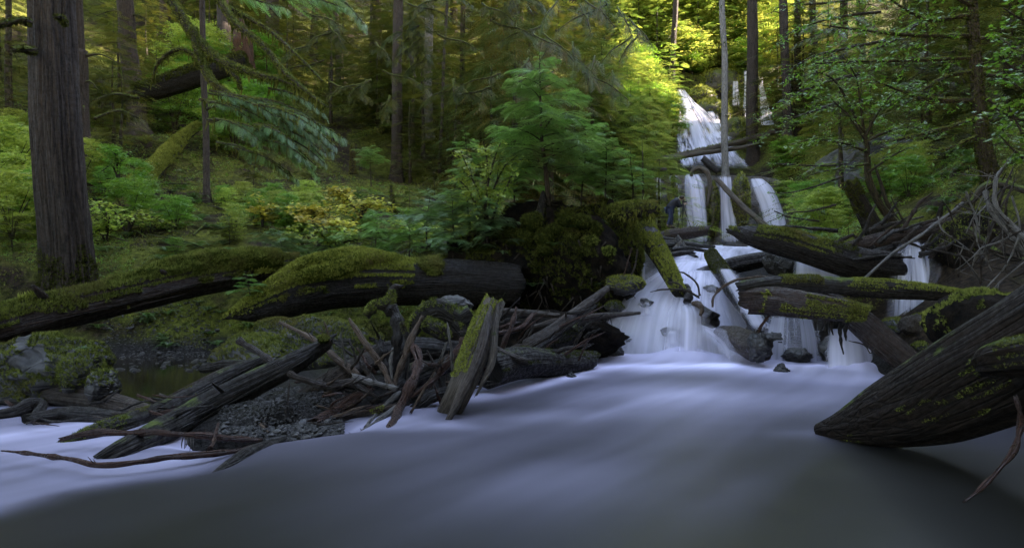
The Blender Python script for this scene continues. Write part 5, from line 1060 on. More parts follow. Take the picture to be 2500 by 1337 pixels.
# long pole and white bare branches
stick([(2110, 682, 10.8), (2180, 620, 11), (2260, 565, 11.3), (2350, 498, 11.8)], [3, 4, 4.5, 5], 'stick_pale', 'long pale pole leaning diagonally in front of the fall at right', seed=172)
def twiggy(pts, rad, label, seed, nk=6, mat='stick_pale', L0=.5, d=9):
    rad = [v*.68 for v in rad]
    t, g = stick(pts, rad, mat, label, seed=seed, name='bare_branch', cat='branch', amp=.25); q = np.random.default_rng(seed)
    W_ = curve(np.array([P(*p) for p in pts]), 40)
    for k in range(nk):
        i = q.integers(4, 38); c = W_[i]; a = q.uniform(0, 6.28); L = L0*q.uniform(.4, 1); dd = np.array([math.cos(a), -.25*q.random(), math.sin(a)*.8]); b = q.normal(0, .25, 3)
        br = obj_of(tube([c, c+dd*L*.5+b*L*.4, c+dd*L+b*L], [.010, .007, .002], 5, 10, .2, seed=k), 'twig', mat if k % 2 else 'twig', t, True)
    return t
twiggy([(2445, 412, 9.2), (2432, 440, 9.1), (2430, 490, 9.0), (2450, 530, 8.9), (2480, 560, 8.8), (2520, 600, 8.6)], [5, 7, 8, 9, 9, 9], 'thick pale crooked branch at the right edge', 173, 9)
twiggy([(2405, 470, 9.2), (2420, 510, 9.1), (2455, 560, 9.0), (2500, 620, 8.9)], [8, 9, 9, 8], 'pale straight branch beside the crooked one at the right edge', 174, 8)
twiggy([(2358, 470, 9.4), (2370, 500, 9.4), (2385, 540, 9.3), (2385, 590, 9.2), (2420, 660, 9.0)], [4, 4, 4, 3, 2], 'thin pale branch left of the crooked one', 175, 8)
twiggy([(2500, 560, 8.6), (2440, 590, 8.8), (2390, 610, 9.0), (2370, 660, 9.1)], [3, 3, 2.5, 2], 'drooping pale twig at the right edge', 176, 8)
twiggy([(2470, 480, 9.0), (2490, 560, 8.9), (2460, 640, 8.8), (2410, 700, 8.7)], [4, 4, 3, 2], 'pale hooked branch hanging over the earth bank', 177, 8)
twiggy([(2290, 530, 10.4), (2300, 560, 10.3), (2340, 590, 10.2), (2380, 620, 10)], [2.5, 2.5, 2, 1.5], 'thin pale twig over the fall at right', 178, 5)
twiggy([(2500, 640, 8.4), (2440, 690, 8.5), (2400, 740, 8.6), (2330, 770, 8.7)], [3, 3, 2, 1.5], 'thin twig lying on the bank at right', 179, 5)
twiggy([(2360, 500, 10.2), (2430, 450, 10), (2520, 470, 9.6)], [12, 14, 12], 'dark mossy branch across the top of the twiggy debris', 180, 8, 'bark_mossy')
twiggy([(2360, 560, 9.9), (2440, 620, 9.6), (2520, 640, 9.2)], [10, 12, 12], 'dark branch inside the twiggy debris', 181, 10, 'bark_mossy')
# bank at right with bark scraps
boulder(2420, 800, 7.4, 120, .6, 95, 'bark strewn mossy bank behind the huge leaning log', 'soil', 33, lambda c, n: (n[:, 2] > .1) & (fbm(c*2, 3) > .05), .25, 1.6, 50, 2500, .03)
boulder(2330, 790, 8.2, 60, .4, 50, 'moss covered hump left of the bark strewn bank', 'soil', 34, lambda c, n: (n[:, 2] > -.1) & (fbm(c*2, 3) > -.2), .25, 1.6, 40, 3000, .03, mm='moss_bright')
# L6 huge leaning log
t, g = log([(1996, 1050, 6.4), (2060, 1042, 6.2), (2150, 1020, 5.95), (2260, 985, 5.6), (2380, 930, 5.2), (2520, 860, 4.8), (2720, 750, 4.3)], [15, 38, 72, 101, 122, 138, 150], 'log_huge', 'huge dark leaning log filling the lower right corner, its lower end in the water', seed=190, seg=90, ridge=.10, amp=.10, n=150, jag=(.0, .0),
    moss=[(lambda c, n: (n[:, 1] < -.4) & (np.abs(n[:, 2]-.1) < .5) & (c[:, 0] > P(2070, 0, 6)[0]) & (c[:, 0] < P(2330, 0, 5.2)[0]) & (fbm(c*4.5, 7) > .02), 5200, .018, 'moss')])
t, g = log([(2395, 895, 4.35), (2440, 880, 4.2), (2500, 870, 4.1), (2600, 860, 4.0)], [24, 50, 62, 66], 'log_huge', 'rough bark lump with mossy edge on the near side of the huge leaning log', seed=192, seg=36, amp=.35, ridge=.3, moss=(lambda c, n: (n[:, 2] > .0) & (fbm(c*4, 3) > -.1), 5000, .015, 'moss'))
stick([(2480, 970, 4.2), (2492, 1020, 4.1), (2478, 1090, 3.95), (2435, 1150, 3.85), (2390, 1195, 3.8), (2355, 1222, 3.75)], [5, 7, 7, 6, 5, 3], 'stick_red', 'bare curved branch hanging down at the lower right', seed=193)
# N wood round the waterfalls
log([(1575, 392, 41), (1660, 378, 41.5), (1780, 352, 42.5), (1880, 325, 43.5), (1930, 308, 44)], [4, 6, 7, 7, 7], 'log_split', 'long log bridging the foot of the upper waterfall, right end high', seed=200, moss=(lambda c, n: n[:, 2] > .5, 90, .1, 'moss'))
log([(1608, 392, 40.6), (1700, 376, 41.2), (1800, 362, 42), (1850, 350, 42.5)], [6, 6, 5, 3], 'log_split', 'paler log just below the long bridging log', seed=201)
log([(1750, 438, 37.6), (1800, 490, 36.5), (1850, 535, 35.5), (1900, 575, 34.5)], [6, 7, 7, 7], 'log_split', 'straight bare log slanting across the lower waterfall', seed=202)
log([(1688, 440, 37.9), (1690, 418, 37.8), (1708, 410, 37.7), (1728, 425, 37.6), (1733, 460, 37.5), (1727, 500, 37.4)], [3, 5, 6, 6, 5, 3], 'log_split', 'curved hooked log hanging over the lip of the lower waterfall', seed=203)
log([(1718, 388, 39), (1732, 402, 38.8), (1752, 420, 38.6)], [8, 9, 7], 'log_dark', 'short dark log stub above the lip of the lower waterfall', seed=204)
log([(1555, 405, 38.5), (1590, 412, 38.3), (1625, 415, 38.2)], [5, 6, 5], 'log_weathered', 'short level log left above the lower waterfall', seed=205)
log([(1626, 430, 38.1), (1632, 460, 37.9), (1640, 500, 37.7), (1657, 550, 37.4)], [7, 7, 5, 4], 'log_split', 'upright split log in the left strand of the lower waterfall', seed=206, moss=(lambda c, n: n[:, 1] < 0, 60, .1, 'moss'))

# ------------------------------------------------------------------ young hemlocks
def branch_lib(mat, sp, n, seed0, dens=18):
    out = []
    for s in range(n):
        q = np.random.default_rng(seed0+s); pos = []; X = []; Z = []; sz = []
        pth = lambda u: np.array([u, .06*math.sin(u*3+s), .10*u-.24*u*u])
        for i in range(dens):
            u = (i+.7)/dens; sd = (-1, 1)[i % 2]; a = sd*(1.0-.35*u+q.normal(0, .12))
            pos.append(pth(u)); X.append([math.cos(a), math.sin(a), .0-.3*u+q.normal(0, .14)]); Z.append([q.normal(0, .28)+.1, q.normal(0, .28), 1]); sz.append((.40*(1-u)**.6*(.4+.6*min(1, u*4))+.10)*q.uniform(.85, 1.15))
        pos.append(pth(.93)); X.append([1, 0, -.4]); Z.append([0, 0, 1]); sz.append(.2)
        X = nrm(np.array(X)); Z = np.array(Z, float); Y = nrm(np.cross(Z, X)); Z = np.cross(X, Y); sz = np.array(sz)[:, None]
        g = inst(sp[0], sp[1], np.array(pos), X*sz, Y*sz, Z*sz, q.random(len(pos)))
        out.append(mesh_of(g, 'branch', mat))
    w = tube([(0, 0, 0), (.3, .04, .01), (.6, .05, -.03), (.95, .02, -.13)], [.012, .009, .006, .002], 5, 10, .1)
    return out, mesh_of(w, 'bough_stem', 'twig', True)
BL_G, BW = branch_lib('hemlock_near', SP_NEAR, 5, 100)
BL_B, _ = branch_lib('hemlock_blue', SP_NEAR, 4, 200)
BL_D, _ = branch_lib('conifer', SP_MID, 3, 300)
def hemlock(px, py, d, hpx, rpx, nb, lib, label, seed, bare=.1, top=None, shape=.6, group=None, low=.5, name='young_hemlock', rt=None, sparse=0):
    b = P(px, py, d); h = hpx/F*d; r = rpx/F*d; q = np.random.default_rng(seed); tx = (top-px)/F*d if top is not None else 0
    t = thing(name, label, 'tree', b, group)
    axis = lambda u: np.array([tx*u**1.3+.012*h*math.sin(u*7+seed), 0, h*u])
    g = tube([b+axis(u) for u in (-.06, .0, .25, .5, .75, 1.)], np.array([1.3, 1.1, .85, .6, .35, .1])*(rt or h*.011+.006), 10, 40, .08, seed=seed); obj_of(g, 'trunk', 'bark_hemlock', t, True)
    for k in range(nb):
        u = bare+(1-bare)*(k+q.random())/nb; prof = (min(1, low+(1-low)*(u-bare)/(.28*(1-bare))))*((1-u)**shape)*1.12
        L = max(r*prof*q.uniform(.6, 1.2), r*.1); az = k*2.39996+q.normal(0, .3)
        o = bpy.data.objects.new('branch', lib[q.integers(0, len(lib))]); COL.objects.link(o); o.parent = t
        el = .22-.1*u+q.normal(0, .08)+.5*max(0, u-.75); s = L
        o.location = tuple(axis(u)); o.rotation_euler = (q.normal(0, .15), -el, az); o.scale = (s, s, s*1.0)
        w = bpy.data.objects.new('bough_stem', BW); COL.objects.link(w); w.parent = o
    # dead inner twigs at the foot of the crown
    for k in range(6):
        u = bare*q.uniform(.25, 1.); az = q.uniform(0, 6.28); L = r*q.uniform(.3, .7)
        o = bpy.data.objects.new('dead_twig', BW); COL.objects.link(o); o.parent = t; o.location = tuple(axis(u)); o.rotation_euler = (0, q.normal(-.05, .1), az); o.scale = (L, L*.8, L*.8)
    return t
hemlock(1336, 530, 13.7, 405, 225, 46, BL_G, 'tallest young hemlock on the root mound, broad and bright green', 1, .26, 1312, .62, rt=.055)
hemlock(1150, 610, 13.9, 300, 120, 40, BL_G, 'young hemlock with a leaning tip left of the tallest one', 2, .2, 1132, .7, rt=.03)
hemlock(1482, 540, 14.3, 235, 105, 34, BL_G, 'small hemlock at the right end of the root mound', 3, .28, 1475, .55, rt=.02)
hemlock(1420, 535, 14.9, 270, 130, 34, BL_G, 'slim hemlock between the tallest and the rightmost young hemlock', 4, .25, 1432, .6, rt=.02)
hemlock(1255, 560, 14.6, 240, 120, 30, BL_G, 'hemlock sapling behind the tallest one, left side', 5, .2, 1250, .6, rt=.02)
hemlock(1205, 660, 13.1, 150, 120, 22, BL_B, 'glossy blue green hemlock sapling hanging over the left of the root mound', 6, .3, 1190, .5)
hemlock(1105, 640, 13.2, 110, 105, 20, BL_B, 'low glossy hemlock sapling above the end of the moss blanket', 7, .2, 1100, .5)
hemlock(1110, 590, 13.6, 130, 100, 22, BL_B, 'bright blue green sapling in front of the lime leaved bush', 15, .2, 1100, .45)
hemlock(1190, 590, 13.0, 110, 105, 20, BL_B, 'glossy sapling spilling over the mound under the lime leaved bush', 16, .3, 1180, .45)
hemlock(1000, 625, 13.8, 85, 85, 18, BL_G, 'low hemlock sapling above the middle of the moss blanket', 17, .2, 1000, .45)
hemlock(1545, 510, 14.8, 150, 70, 20, BL_G, 'little hemlock above the mossy arm of the root mound', 18, .3, 1540, .5)
hemlock(1040, 600, 14.5, 140, 95, 20, BL_B, 'spreading hemlock sapling left of the glossy ones', 8, .25, 1050, .5)
hemlock(918, 632, 14.0, 120, 105, 22, BL_G, 'flat topped hemlock sapling behind the thick mossy log', 9, .2, 920, .45)
hemlock(815, 640, 14.2, 90, 90, 18, BL_G, 'hemlock sapling left of the flat topped one', 10, .2, 812, .45)
hemlock(690, 640, 14.0, 80, 100, 18, BL_B, 'low spreading hemlock sapling near the right end of the moss capped log', 11, .2, 680, .4)
hemlock(612, 742, 10.8, 80, 55, 16, BL_G, 'tiny hemlock seedling between the two big mossy logs', 12, .1, 600, .5)
hemlock(700, 560, 17, 70, 70, 14, BL_B, 'small hemlock on the dark slope above the moss capped log', 13, .2)
hemlock(905, 450, 27, 95, 60, 20, BL_G, 'hemlock sapling with a flat top left of the scaly trunk', 14, .5, 905, .3)
for k, (px, py, d, h, r) in enumerate([(300, 580, 16.5, 60, 50), (420, 600, 15.5, 50, 45), (560, 610, 15.4, 60, 60), (60, 560, 16, 120, 80), (30, 640, 13.6, 100, 90), (620, 430, 25, 70, 50), (760, 420, 27, 80, 60), (1000, 520, 21, 70, 60), (1060, 470, 26, 90, 60), (250, 300, 30, 120, 90), (700, 330, 32, 90, 70), (150, 200, 30, 140, 100)]):
    b = P(px, py, d); z = float(H(b[0:1], b[1:2])[0]); py2 = 668.5-(z-CAMZ)/d*F
    hemlock(px, py2, d, h, r, 14, BL_D, 'dim hemlock seedling on the left slope', 30+k, .1, None, .5, 'seedlings on the left slope')

# leafy bough / limb builders -------------------------------------------------------
def bough(root, pts, rad, n, size, mat, seed, name='branch', moss=0., spread=.6, bark='bark_mossy', start=.15, hang=.0, sp=SP_NEAR, mossm_='moss_hang', z0=0.):
    W_ = [P(*p) for p in pts]; q = np.random.default_rng(seed); L = sum(np.linalg.norm(W_[i+1]-W_[i]) for i in range(len(W_)-1))
    g = tube(W_, np.array(rad)/F*W_[0][1], 9, int(14+L*12), .2, seed=seed); br = obj_of(g, name, bark, root, True)
    c = curve(np.array(W_), 80)
    if moss:
        hg = tufts(g[0], g[1], 1600*moss, .035, None, seed, -.2); mk('moss', hg[0], hg[1], M['moss'], br, False, hg[2])
        m = int(L*42*moss); i = q.integers(0, 80, m); p = c[i]+q.normal(0, .012, (m, 3)); s = q.uniform(.05, .22, m)*(1+hang); a = q.random(m)*6.28
        X = np.stack([np.cos(a), np.sin(a), 0*a], -1)*(s*.16)[:, None]; Y = np.stack([-np.sin(a), np.cos(a), 0*a], -1)*s[:, None]; Z = np.stack([q.normal(0, .12, m), q.normal(0, .12, m), np.ones(m)], -1)*s[:, None]
        h = inst(HANG[0], HANG[1], p, X, Y, Z, q.random(m)); o = mk('hanging_moss', h[0], h[1], M[mossm_], br, False, h[2])
    if n:
        u = start+(1-start)*(np.arange(n)+q.random(n))/n; i = np.clip((u*79).astype(int), 0, 78); t = nrm(c[i+1]-c[i]); sd = nrm(np.cross(t, [0, 0, 1.])); sg = np.where(np.arange(n) % 2, 1, -1)[:, None]
        a = (spread*(1.3-.6*u)+q.normal(0, .15, n))[:, None]; X = t*np.cos(a)+sd*sg*np.sin(a)+np.stack([0*u, 0*u, -.15-.25*u+q.normal(0, .12, n)], -1); X = nrm(X)
        Z = np.stack([q.normal(0, .15, n), q.normal(0, .15, n)-.2, np.ones(n)], -1); Y = nrm(np.cross(Z, X)); Z = np.cross(X, Y); s = (size*(1-.45*u)*q.uniform(.7, 1.2, n))[:, None]
        h = inst(sp[0], sp[1], c[i]+[0, 0, z0], X*s, Y*s, Z*s, q.random(n)); mk('foliage', h[0], h[1], M[mat], br, False, h[2])
    return br
def leaf_limb(root, pts, rad, n, size, spread, mat, seed, bark='bark_mossy', moss=0, tmpl=LEAF, flat=.35, start=.2, name='branch', droop=.3):
    W_ = [P(*p) for p in pts]; q = np.random.default_rng(seed); L = sum(np.linalg.norm(W_[i+1]-W_[i]) for i in range(len(W_)-1))
    g = tube(W_, np.array(rad)/F*W_[0][1], 8, int(14+L*10), .2, seed=seed); br = obj_of(g, name, bark, root, True); c = curve(np.array(W_), 60)
    if moss: hg = tufts(g[0], g[1], 1500*moss, .03, None, seed, .2); mk('moss', hg[0], hg[1], M['moss'], br, False, hg[2])
    tw = []; LP = []
    nt_ = max(5, int(L*5))
    for k in range(nt_):
        u = start+(1-start)*(k+q.random())/nt_; i = int(u*58); t = nrm(c[i+1]-c[i]); sd = nrm(np.cross(t, [0, 0, 1.]))*(1 if k % 2 else -1); l = spread*q.uniform(.5, 1.2)
        e = c[i]+(sd*.8+t*.6)*l+[0, 0, l*q.normal(-.1, .35)]; m = (c[i]+e)/2+[0, 0, .08*l]
        tw.append(tube([c[i], m, e], [.007, .005, .002], 4, 6, .1, cap=False)); LP.append((c[i], m, e))
    g2 = join(tw); mk('twigs', g2[0], g2[1], M['twig'], br, True, g2[2])
    k = q.integers(0, nt_, n); A = np.array([l[0] for l in LP])[k]; B = np.array([l[1] for l in LP])[k]; E = np.array([l[2] for l in LP])[k]; u = q.random((n, 1))**.6
    p = A*(1-u)**2+2*B*u*(1-u)+E*u*u+q.normal(0, 1, (n, 3))*np.array([.07, .07, .04])*(1+spread)*.8
    a = q.random(n)*6.283; X = np.stack([np.cos(a), np.sin(a), q.normal(-droop, .3, n)], -1); Z = np.stack([q.normal(0, flat, n), q.normal(-.15, flat, n), np.ones(n)], -1)
    X = nrm(X); Y = nrm(np.cross(Z, X)); Z = np.cross(X, Y); s = (size*q.uniform(.6, 1.3, n))[:, None]
    h = inst(tmpl[0], tmpl[1], p, X*s, Y*s, Z*s, q.random(n)); mk('leaves', h[0], h[1], M[mat], br, False, h[2]); return br

# lime leaved huckleberry on the left hemlock
t = thing('huckleberry_bush', 'lime green leafy bush in front of the left young hemlock', 'shrub', P(1180, 600, 13.3))
for k, pp in enumerate([[(1180, 600), (1178, 500), (1150, 430), (1125, 370)], [(1180, 590), (1200, 480), (1230, 410), (1262, 380)], [(1180, 590), (1185, 480), (1190, 400), (1180, 345)], [(1180, 590), (1165, 510), (1140, 460), (1120, 440)], [(1182, 590), (1215, 500), (1240, 450), (1250, 430)], [(1180, 600), (1190, 460), (1210, 380), (1222, 350)]]):
    leaf_limb(t, [(a, b, 13.3-.05*k) for a, b in pp], [4, 3, 2, 1], 260, .10, .26, 'leaf_lime', 60+k, 'twig', start=.4)
# yellow vine maples
for k, (x, y, d, w, h, mat, lab) in enumerate([(845, 475, 18.5, 55, 34, 'leaf_yellow', 'yellow vine maple on the dark slope left of the scaly trunk'), (880, 500, 17.5, 45, 20, 'leaf_yellow', 'orange yellow maple spray just below the yellow vine maple'), (770, 520, 17, 55, 14, 'leaf_yellow', 'flat yellow maple spray above the low saplings'), (640, 520, 17, 30, 22, 'leaf_yellow', 'small yellow leaved sapling on the dark slope'), (800, 545, 16.3, 50, 12, 'leaf_yellow', 'golden maple spray behind the flat topped sapling'),
    (310, 520, 16, 60, 40, 'leaf_lime', 'pale yellow green maple right of the huge fir'), (60, 400, 17, 70, 40, 'leaf_lime', 'pale maple left of the huge fir'), (260, 560, 15, 50, 40, 'leaf_lime', 'pale leaved sapling at the right foot of the huge fir'), (760, 590, 14.6, 60, 26, 'leaf_lime', 'whitish green leafy sapling behind the thick mossy log'), (1010, 560, 16, 50, 30, 'leaf_lime', 'pale leafy sapling left of the young hemlocks'), (290, 400, 19, 50, 30, 'leaf_green', 'bright green sapling right of the huge fir, halfway up'), (820, 590, 14.3, 50, 24, 'leaf_lime', 'pale leafy sapling beside the flat topped hemlock')]):
    t = thing('vine_maple', lab, 'small tree', P(x, y+h+12, d))
    q = np.random.default_rng(k+500)
    for j in range(4):
        x1 = x+w*q.uniform(-1, 1); y1 = y+h*q.uniform(-1, .6); leaf_limb(t, [(x, y+h+12, d), ((x+x1)/2, y+h*.1, d), (x1, y1, d-.2*q.random()), (x1+(x1-x)*.3, y1+6, d-.2)], [2.5, 2, 1.5, .6], 130, .085 if 'yellow' in mat else .07, .34, mat, k*9+j, 'twig', tmpl=MAPLE if 'yellow' in mat or 1 else LEAF, start=.45, flat=.3, droop=.1)
# drooping hemlock boughs, upper left
t = thing('drooping_hemlock', 'mossy limbs and blue green sprays drooping in from the top, right of the huge fir', 'tree', P(430, -60, 12))
bough(t, [(385, -40, 12), (430, 20, 11.9), (475, 90, 11.8), (545, 150, 11.6), (620, 180, 11.4), (700, 200, 11.2), (790, 250, 11)], [11, 11, 11, 10, 8, 5, 2], 0, .3, 'hemlock_blue', 1, moss=1.6)
bough(t, [(470, 70, 11.8), (490, 140, 11.7), (520, 200, 11.6), (570, 235, 11.5)], [11, 10, 9, 5], 0, .3, 'hemlock_blue', 2, moss=1.6)
bough(t, [(520, -30, 11.8), (570, 50, 11.6), (640, 110, 11.4), (700, 180, 11.2), (770, 240, 11), (800, 262, 10.9)], [9, 8, 7, 6, 3, 1.5], 0, .3, 'hemlock_blue', 3, moss=1.4)
bough(t, [(560, 20, 11.9), (650, 70, 11.7), (720, 130, 11.5), (790, 200, 11.3)], [6, 5, 4, 2], 0, .3, 'conifer', 4, moss=1.2)
bough(t, [(495, 150, 11.9), (440, 120, 12), (390, 150, 12.1), (370, 200, 12.2)], [5, 5, 4, 2], 6, .3, 'conifer', 5, moss=1.)
bough(t, [(550, 155, 11.6), (578, 190, 11.5), (590, 220, 11.5)], [7, 6, 2], 0, .3, 'conifer', 6, moss=1.6)
q = np.random.default_rng(90)
for k in range(34):
    u = q.random(); v = q.random(); x = 470+190*u+60*v; y = 215+150*v-40*u*(1-v)+25*u; L = q.uniform(110, 240)*(1-.25*v); d = q.uniform(10.4, 11.8); dy = q.uniform(.30, .55)
    x1 = min(x+L, 845-90*q.random()); x1 = x1-max(0, y+dy*L*1.3-450)*.8
    bough(t, [(x, y, d+.2), (x+(x1-x)*.35, y+dy*L*.15, d), (x+(x1-x)*.7, y+dy*L*.5, d-.15), (x1, y+dy*L, d-.2)], [3.2, 2.6, 1.8, .8], int(L*.17), q.uniform(.2, .32), 'hemlock_blue' if k % 3 else 'hemlock_near', 20+k, moss=.35 if k % 2 else .7, spread=.75, start=.15)
for k, (pts, n) in enumerate([([(340, 240, 12.4), (280, 230, 12.3), (230, 245, 12.2)], 20), ([(230, 290, 12), (290, 270, 12), (340, 290, 12.1)], 14)]):
    bough(t, pts, [4, 3, 2], n*2, .28, 'conifer', 60+k, moss=.5, spread=.75, start=.05)
for k, pts in enumerate([[(690, 0, 13), (760, -5, 12.8), (840, 20, 12.6)], [(780, -20, 13), (840, 5, 12.8), (890, 60, 12.6)], [(560, -20, 14), (640, 5, 13.8), (700, 20, 13.6)]]):
    bough(t, pts, [4, 3, 1], 20, .45, 'hemlock_near', 40+k, moss=.2, spread=.75, start=.05)
# far boughs and cedar sprays in the middle top
t = thing('cedar_tree', 'cedar with drooping grey green sprays hanging above the young hemlocks', 'tree', P(1420, -40, 22))
q = np.random.default_rng(71)
for k in range(20):
    x = q.uniform(1270, 1560); y = q.uniform(10, 230); dx = q.uniform(-110, 110); bough(t, [(x-dx*.3, y-45, 22.5), (x, y-30, 22), (x+dx*.5, y-10, 21.6), (x+dx, y+25, 21.3)], [2.5, 2, 1.5, .8], 22, .55, 'cedar', 70+k, spread=.8, start=.1, sp=SP_CED, moss=.05)
t = thing('hemlock_tree', 'hemlock with moss draped limbs between the scaly trunk and the reddish trunk', 'tree', P(1150, -40, 26))
for k in range(24):
    x = q.uniform(1000, 1330); y = q.uniform(-10, 250); dx = q.uniform(-100, 100); bough(t, [(x-dx*.3, y-25, 27.5), (x, y-14, 27), (x+dx*.5, y-6, 26.6), (x+dx, y+18, 26.3)], [3, 2.4, 1.8, .8], 18, .75, 'conifer', 170+k, spread=.8, start=.1, sp=SP_MID, moss=.35)
t = thing('hemlock_tree', 'dark hemlock boughs behind the drooping limbs, left of the scaly trunk', 'tree', P(850, -40, 30))
for k in range(14):
    x = q.uniform(720, 960); y = q.uniform(0, 330); dx = q.uniform(-100, 100); bough(t, [(x-dx*.3, y-25, 31), (x, y-14, 30.7), (x+dx*.5, y-6, 30.3), (x+dx, y+18, 30)], [3, 2.4, 1.8, .8], 16, .8, 'conifer', 270+k, spread=.8, start=.1, sp=SP_MID, moss=.3)

# ------------------------------------------------------------------ right side broadleaf trees
t, g = trunk_thing([P(2432, 450, 14), P(2420, 425, 14), P(2400, 350, 13.9), P(2386, 220, 13.9), P(2376, 60, 13.9), P(2370, -60, 13.9)], [.24, .19, .15, .13, .11, .09], 'bark_mossy', 'mossy trunk with level limbs reaching left at the upper right', 'maple_tree', 20, 120, .15, .12, 8, seed=5, moss=(500, .05, lambda c, n: n[:, 0] < .5))
for k, (pp, rr, n) in enumerate([([(2368, 88), (2257, 88), (2147, 79), (2008, 62)], [7, 5, 4, 1.5], 300), ([(2368, 142), (2204, 148), (2100, 150), (1990, 156)], [5, 4, 3, 1.5], 300), ([(2374, 175), (2305, 189), (2247, 225), (2225, 250)], [6, 5, 3, 1], 160), ([(2380, 246), (2262, 243), (2214, 227), (2140, 200)], [8, 6, 4, 1.5], 180), ([(2386, 287), (2310, 313), (2185, 342), (2130, 350)], [6, 5, 3, 1.5], 120), ([(2372, 36), (2271, 50), (2204, 19), (2150, -20)], [6, 5, 3, 2], 240), ([(2390, 330), (2320, 360), (2270, 372)], [4, 3, 1], 40),
        ([(2376, 100), (2430, 90), (2480, 120), (2530, 130)], [5, 4, 3, 2], 150), ([(2390, 230), (2440, 260), (2480, 300), (2520, 310)], [5, 4, 3, 2], 200), ([(2395, 180), (2450, 190), (2500, 220)], [5, 4, 2], 150), ([(2380, 20), (2300, -20), (2200, -40)], [5, 4, 2], 150)]):
    leaf_limb(t, [(a, b, 13.9-.25*j) for j, (a, b) in enumerate(pp)], rr, n, .085, .5, 'leaf_green', 300+k, moss=.6 if k < 7 else .2, start=.12)
t, g = trunk_thing([P(2200, 560, 14.8), P(2186, 545, 14.8), P(2150, 500, 14.7), P(2122, 440, 14.6), P(2117, 380, 14.6), P(2112, 335, 14.5), P(2080, 285, 14.4)], [.11, .095, .085, .075, .065, .05, .03], 'bark_mossy', 'curved slender alder leaning over the stream in front of the rock wall', 'alder_tree', 14, 90, .15, .1, 6, seed=6, moss=(500, .03, lambda c, n: n[:, 0] < .4))
for k, (pp, n) in enumerate([([(2112, 340), (2070, 280), (2020, 240), (1960, 225)], 300), ([(2112, 335), (2140, 280), (2180, 230), (2230, 210)], 300), ([(2116, 370), (2060, 350), (1990, 340), (1930, 352)], 260), ([(2114, 345), (2170, 320), (2230, 310), (2270, 322)], 240), ([(2112, 335), (2100, 250), (2090, 190), (2060, 140)], 260), ([(2118, 400), (2060, 410), (2000, 420), (1950, 440)], 120), ([(2120, 420), (2180, 380), (2220, 360)], 90), ([(2090, 290), (2040, 200), (1980, 170)], 220)]):
    leaf_limb(t, [(a, b, 14.5-.2*j) for j, (a, b) in enumerate(pp)], [3.5, 2.8, 2, 1], n, .075, .42, 'leaf_green', 340+k, start=.2, moss=.1)
t, g = trunk_thing([P(2205, 560, 15.2), P(2170, 505, 15.2), P(2148, 440, 15.2), P(2135, 400, 15.2)], [.07, .05, .035, .02], 'bark_mossy', 'second thinner stem behind the curved alder', 'alder_tree', 10, 60, .15, .1, 6, seed=7)
t, g = trunk_thing([P(2215, 560, 14.5), P(2190, 510, 14.4), P(2175, 480, 14.4)], [.03, .02, .01], 'bark_mossy', 'thin bare stem right of the curved alder', 'alder_sapling', 8, 30, .15, .1, 6, seed=8)
t = thing('overhanging_branch', 'dark leafy twigs hanging in front of the right column of the lower waterfall', 'leafy twigs', P(2030, 450, 13.5))
for k, pp in enumerate([[(2060, 430), (1990, 455), (1930, 470), (1875, 472)], [(2040, 500), (1980, 515), (1930, 520), (1880, 540)], [(2070, 400), (2000, 405), (1900, 400)], [(2000, 540), (1930, 530), (1890, 515)]]):
    leaf_limb(t, [(a, b, 13.5) for a, b in pp], [2.5, 2, 1.5, .8][:len(pp)], 70, .06, .22, 'leaf_green', 380+k, 'twig', start=.1)
t = thing('vine_maple', 'bright green maple leaves reaching in at the right edge', 'small tree', P(2560, 450, 11))
for k, pp in enumerate([[(2560, 420), (2490, 380), (2440, 330)], [(2560, 300), (2480, 290), (2420, 260)], [(2560, 200), (2480, 170), (2430, 130)], [(2570, 60), (2500, 50), (2450, 20)], [(2560, 380), (2500, 330), (2450, 230)]]):
    leaf_limb(t, [(a, b, 11) for a, b in pp], [4, 3, 1.5], 90, .075, .4, 'leaf_green', 400+k, 'twig', start=.1, tmpl=MAPLE)
# leafy branches crossing upper right of the falls
t = thing('alder_tree', 'leafy alder whose layered branches cross the trunks right of the waterfall', 'tree', P(1990, 430, 18))
for k, pp in enumerate([[(2150, 30), (2060, 40), (1980, 60), (1910, 90)], [(2160, 100), (2060, 120), (1980, 140), (1900, 190)], [(2100, 180), (2020, 200), (1940, 230), (1880, 262)], [(2050, 250), (1990, 270), (1930, 290), (1890, 300)], [(2180, -20), (2080, 0), (1990, 10), (1930, 10)], [(2250, 50), (2200, 90), (2120, 130)]]):
    leaf_limb(t, [(a, b, 17) for a, b in pp], [4, 3, 2, 1][:len(pp)], 300, .085, .6, 'leaf_green', 420+k, 'twig', start=.0)
for k, (pp, d, mat) in enumerate([([(2030, 10), (2060, 120), (2080, 240)], 24, 'conifer'), ([(2480, 100), (2460, 250), (2440, 380)], 20, 'conifer'), ([(2300, 100), (2310, 250), (2330, 400)], 21, 'conifer'), ([(2220, 80), (2200, 200), (2190, 300)], 23, 'conifer')]):
    t = thing('hemlock_tree', ['dark hemlock boughs behind the layered alder branches', 'dark hemlock boughs at the right edge', 'dark hemlock boughs left of the mossy maple trunk', 'dark hemlock boughs above the rock wall'][k], 'tree', P(pp[0][0], pp[0][1], d)); q = np.random.default_rng(k+80)
    for j in range(12):
        u = q.random(); x = np.interp(u, [0, .5, 1], [p[0] for p in pp])+q.normal(0, 25); y = np.interp(u, [0, .5, 1], [p[1] for p in pp]); dx = q.uniform(-110, 110)
        bough(t, [(x-dx*.2, y-20, d+.4), (x+dx*.3, y-8, d), (x+dx, y+20, d-.5)], [2.5, 2, 1], 16, .7, mat, j+k*20, spread=.8, start=.1, sp=SP_MID, moss=.05)

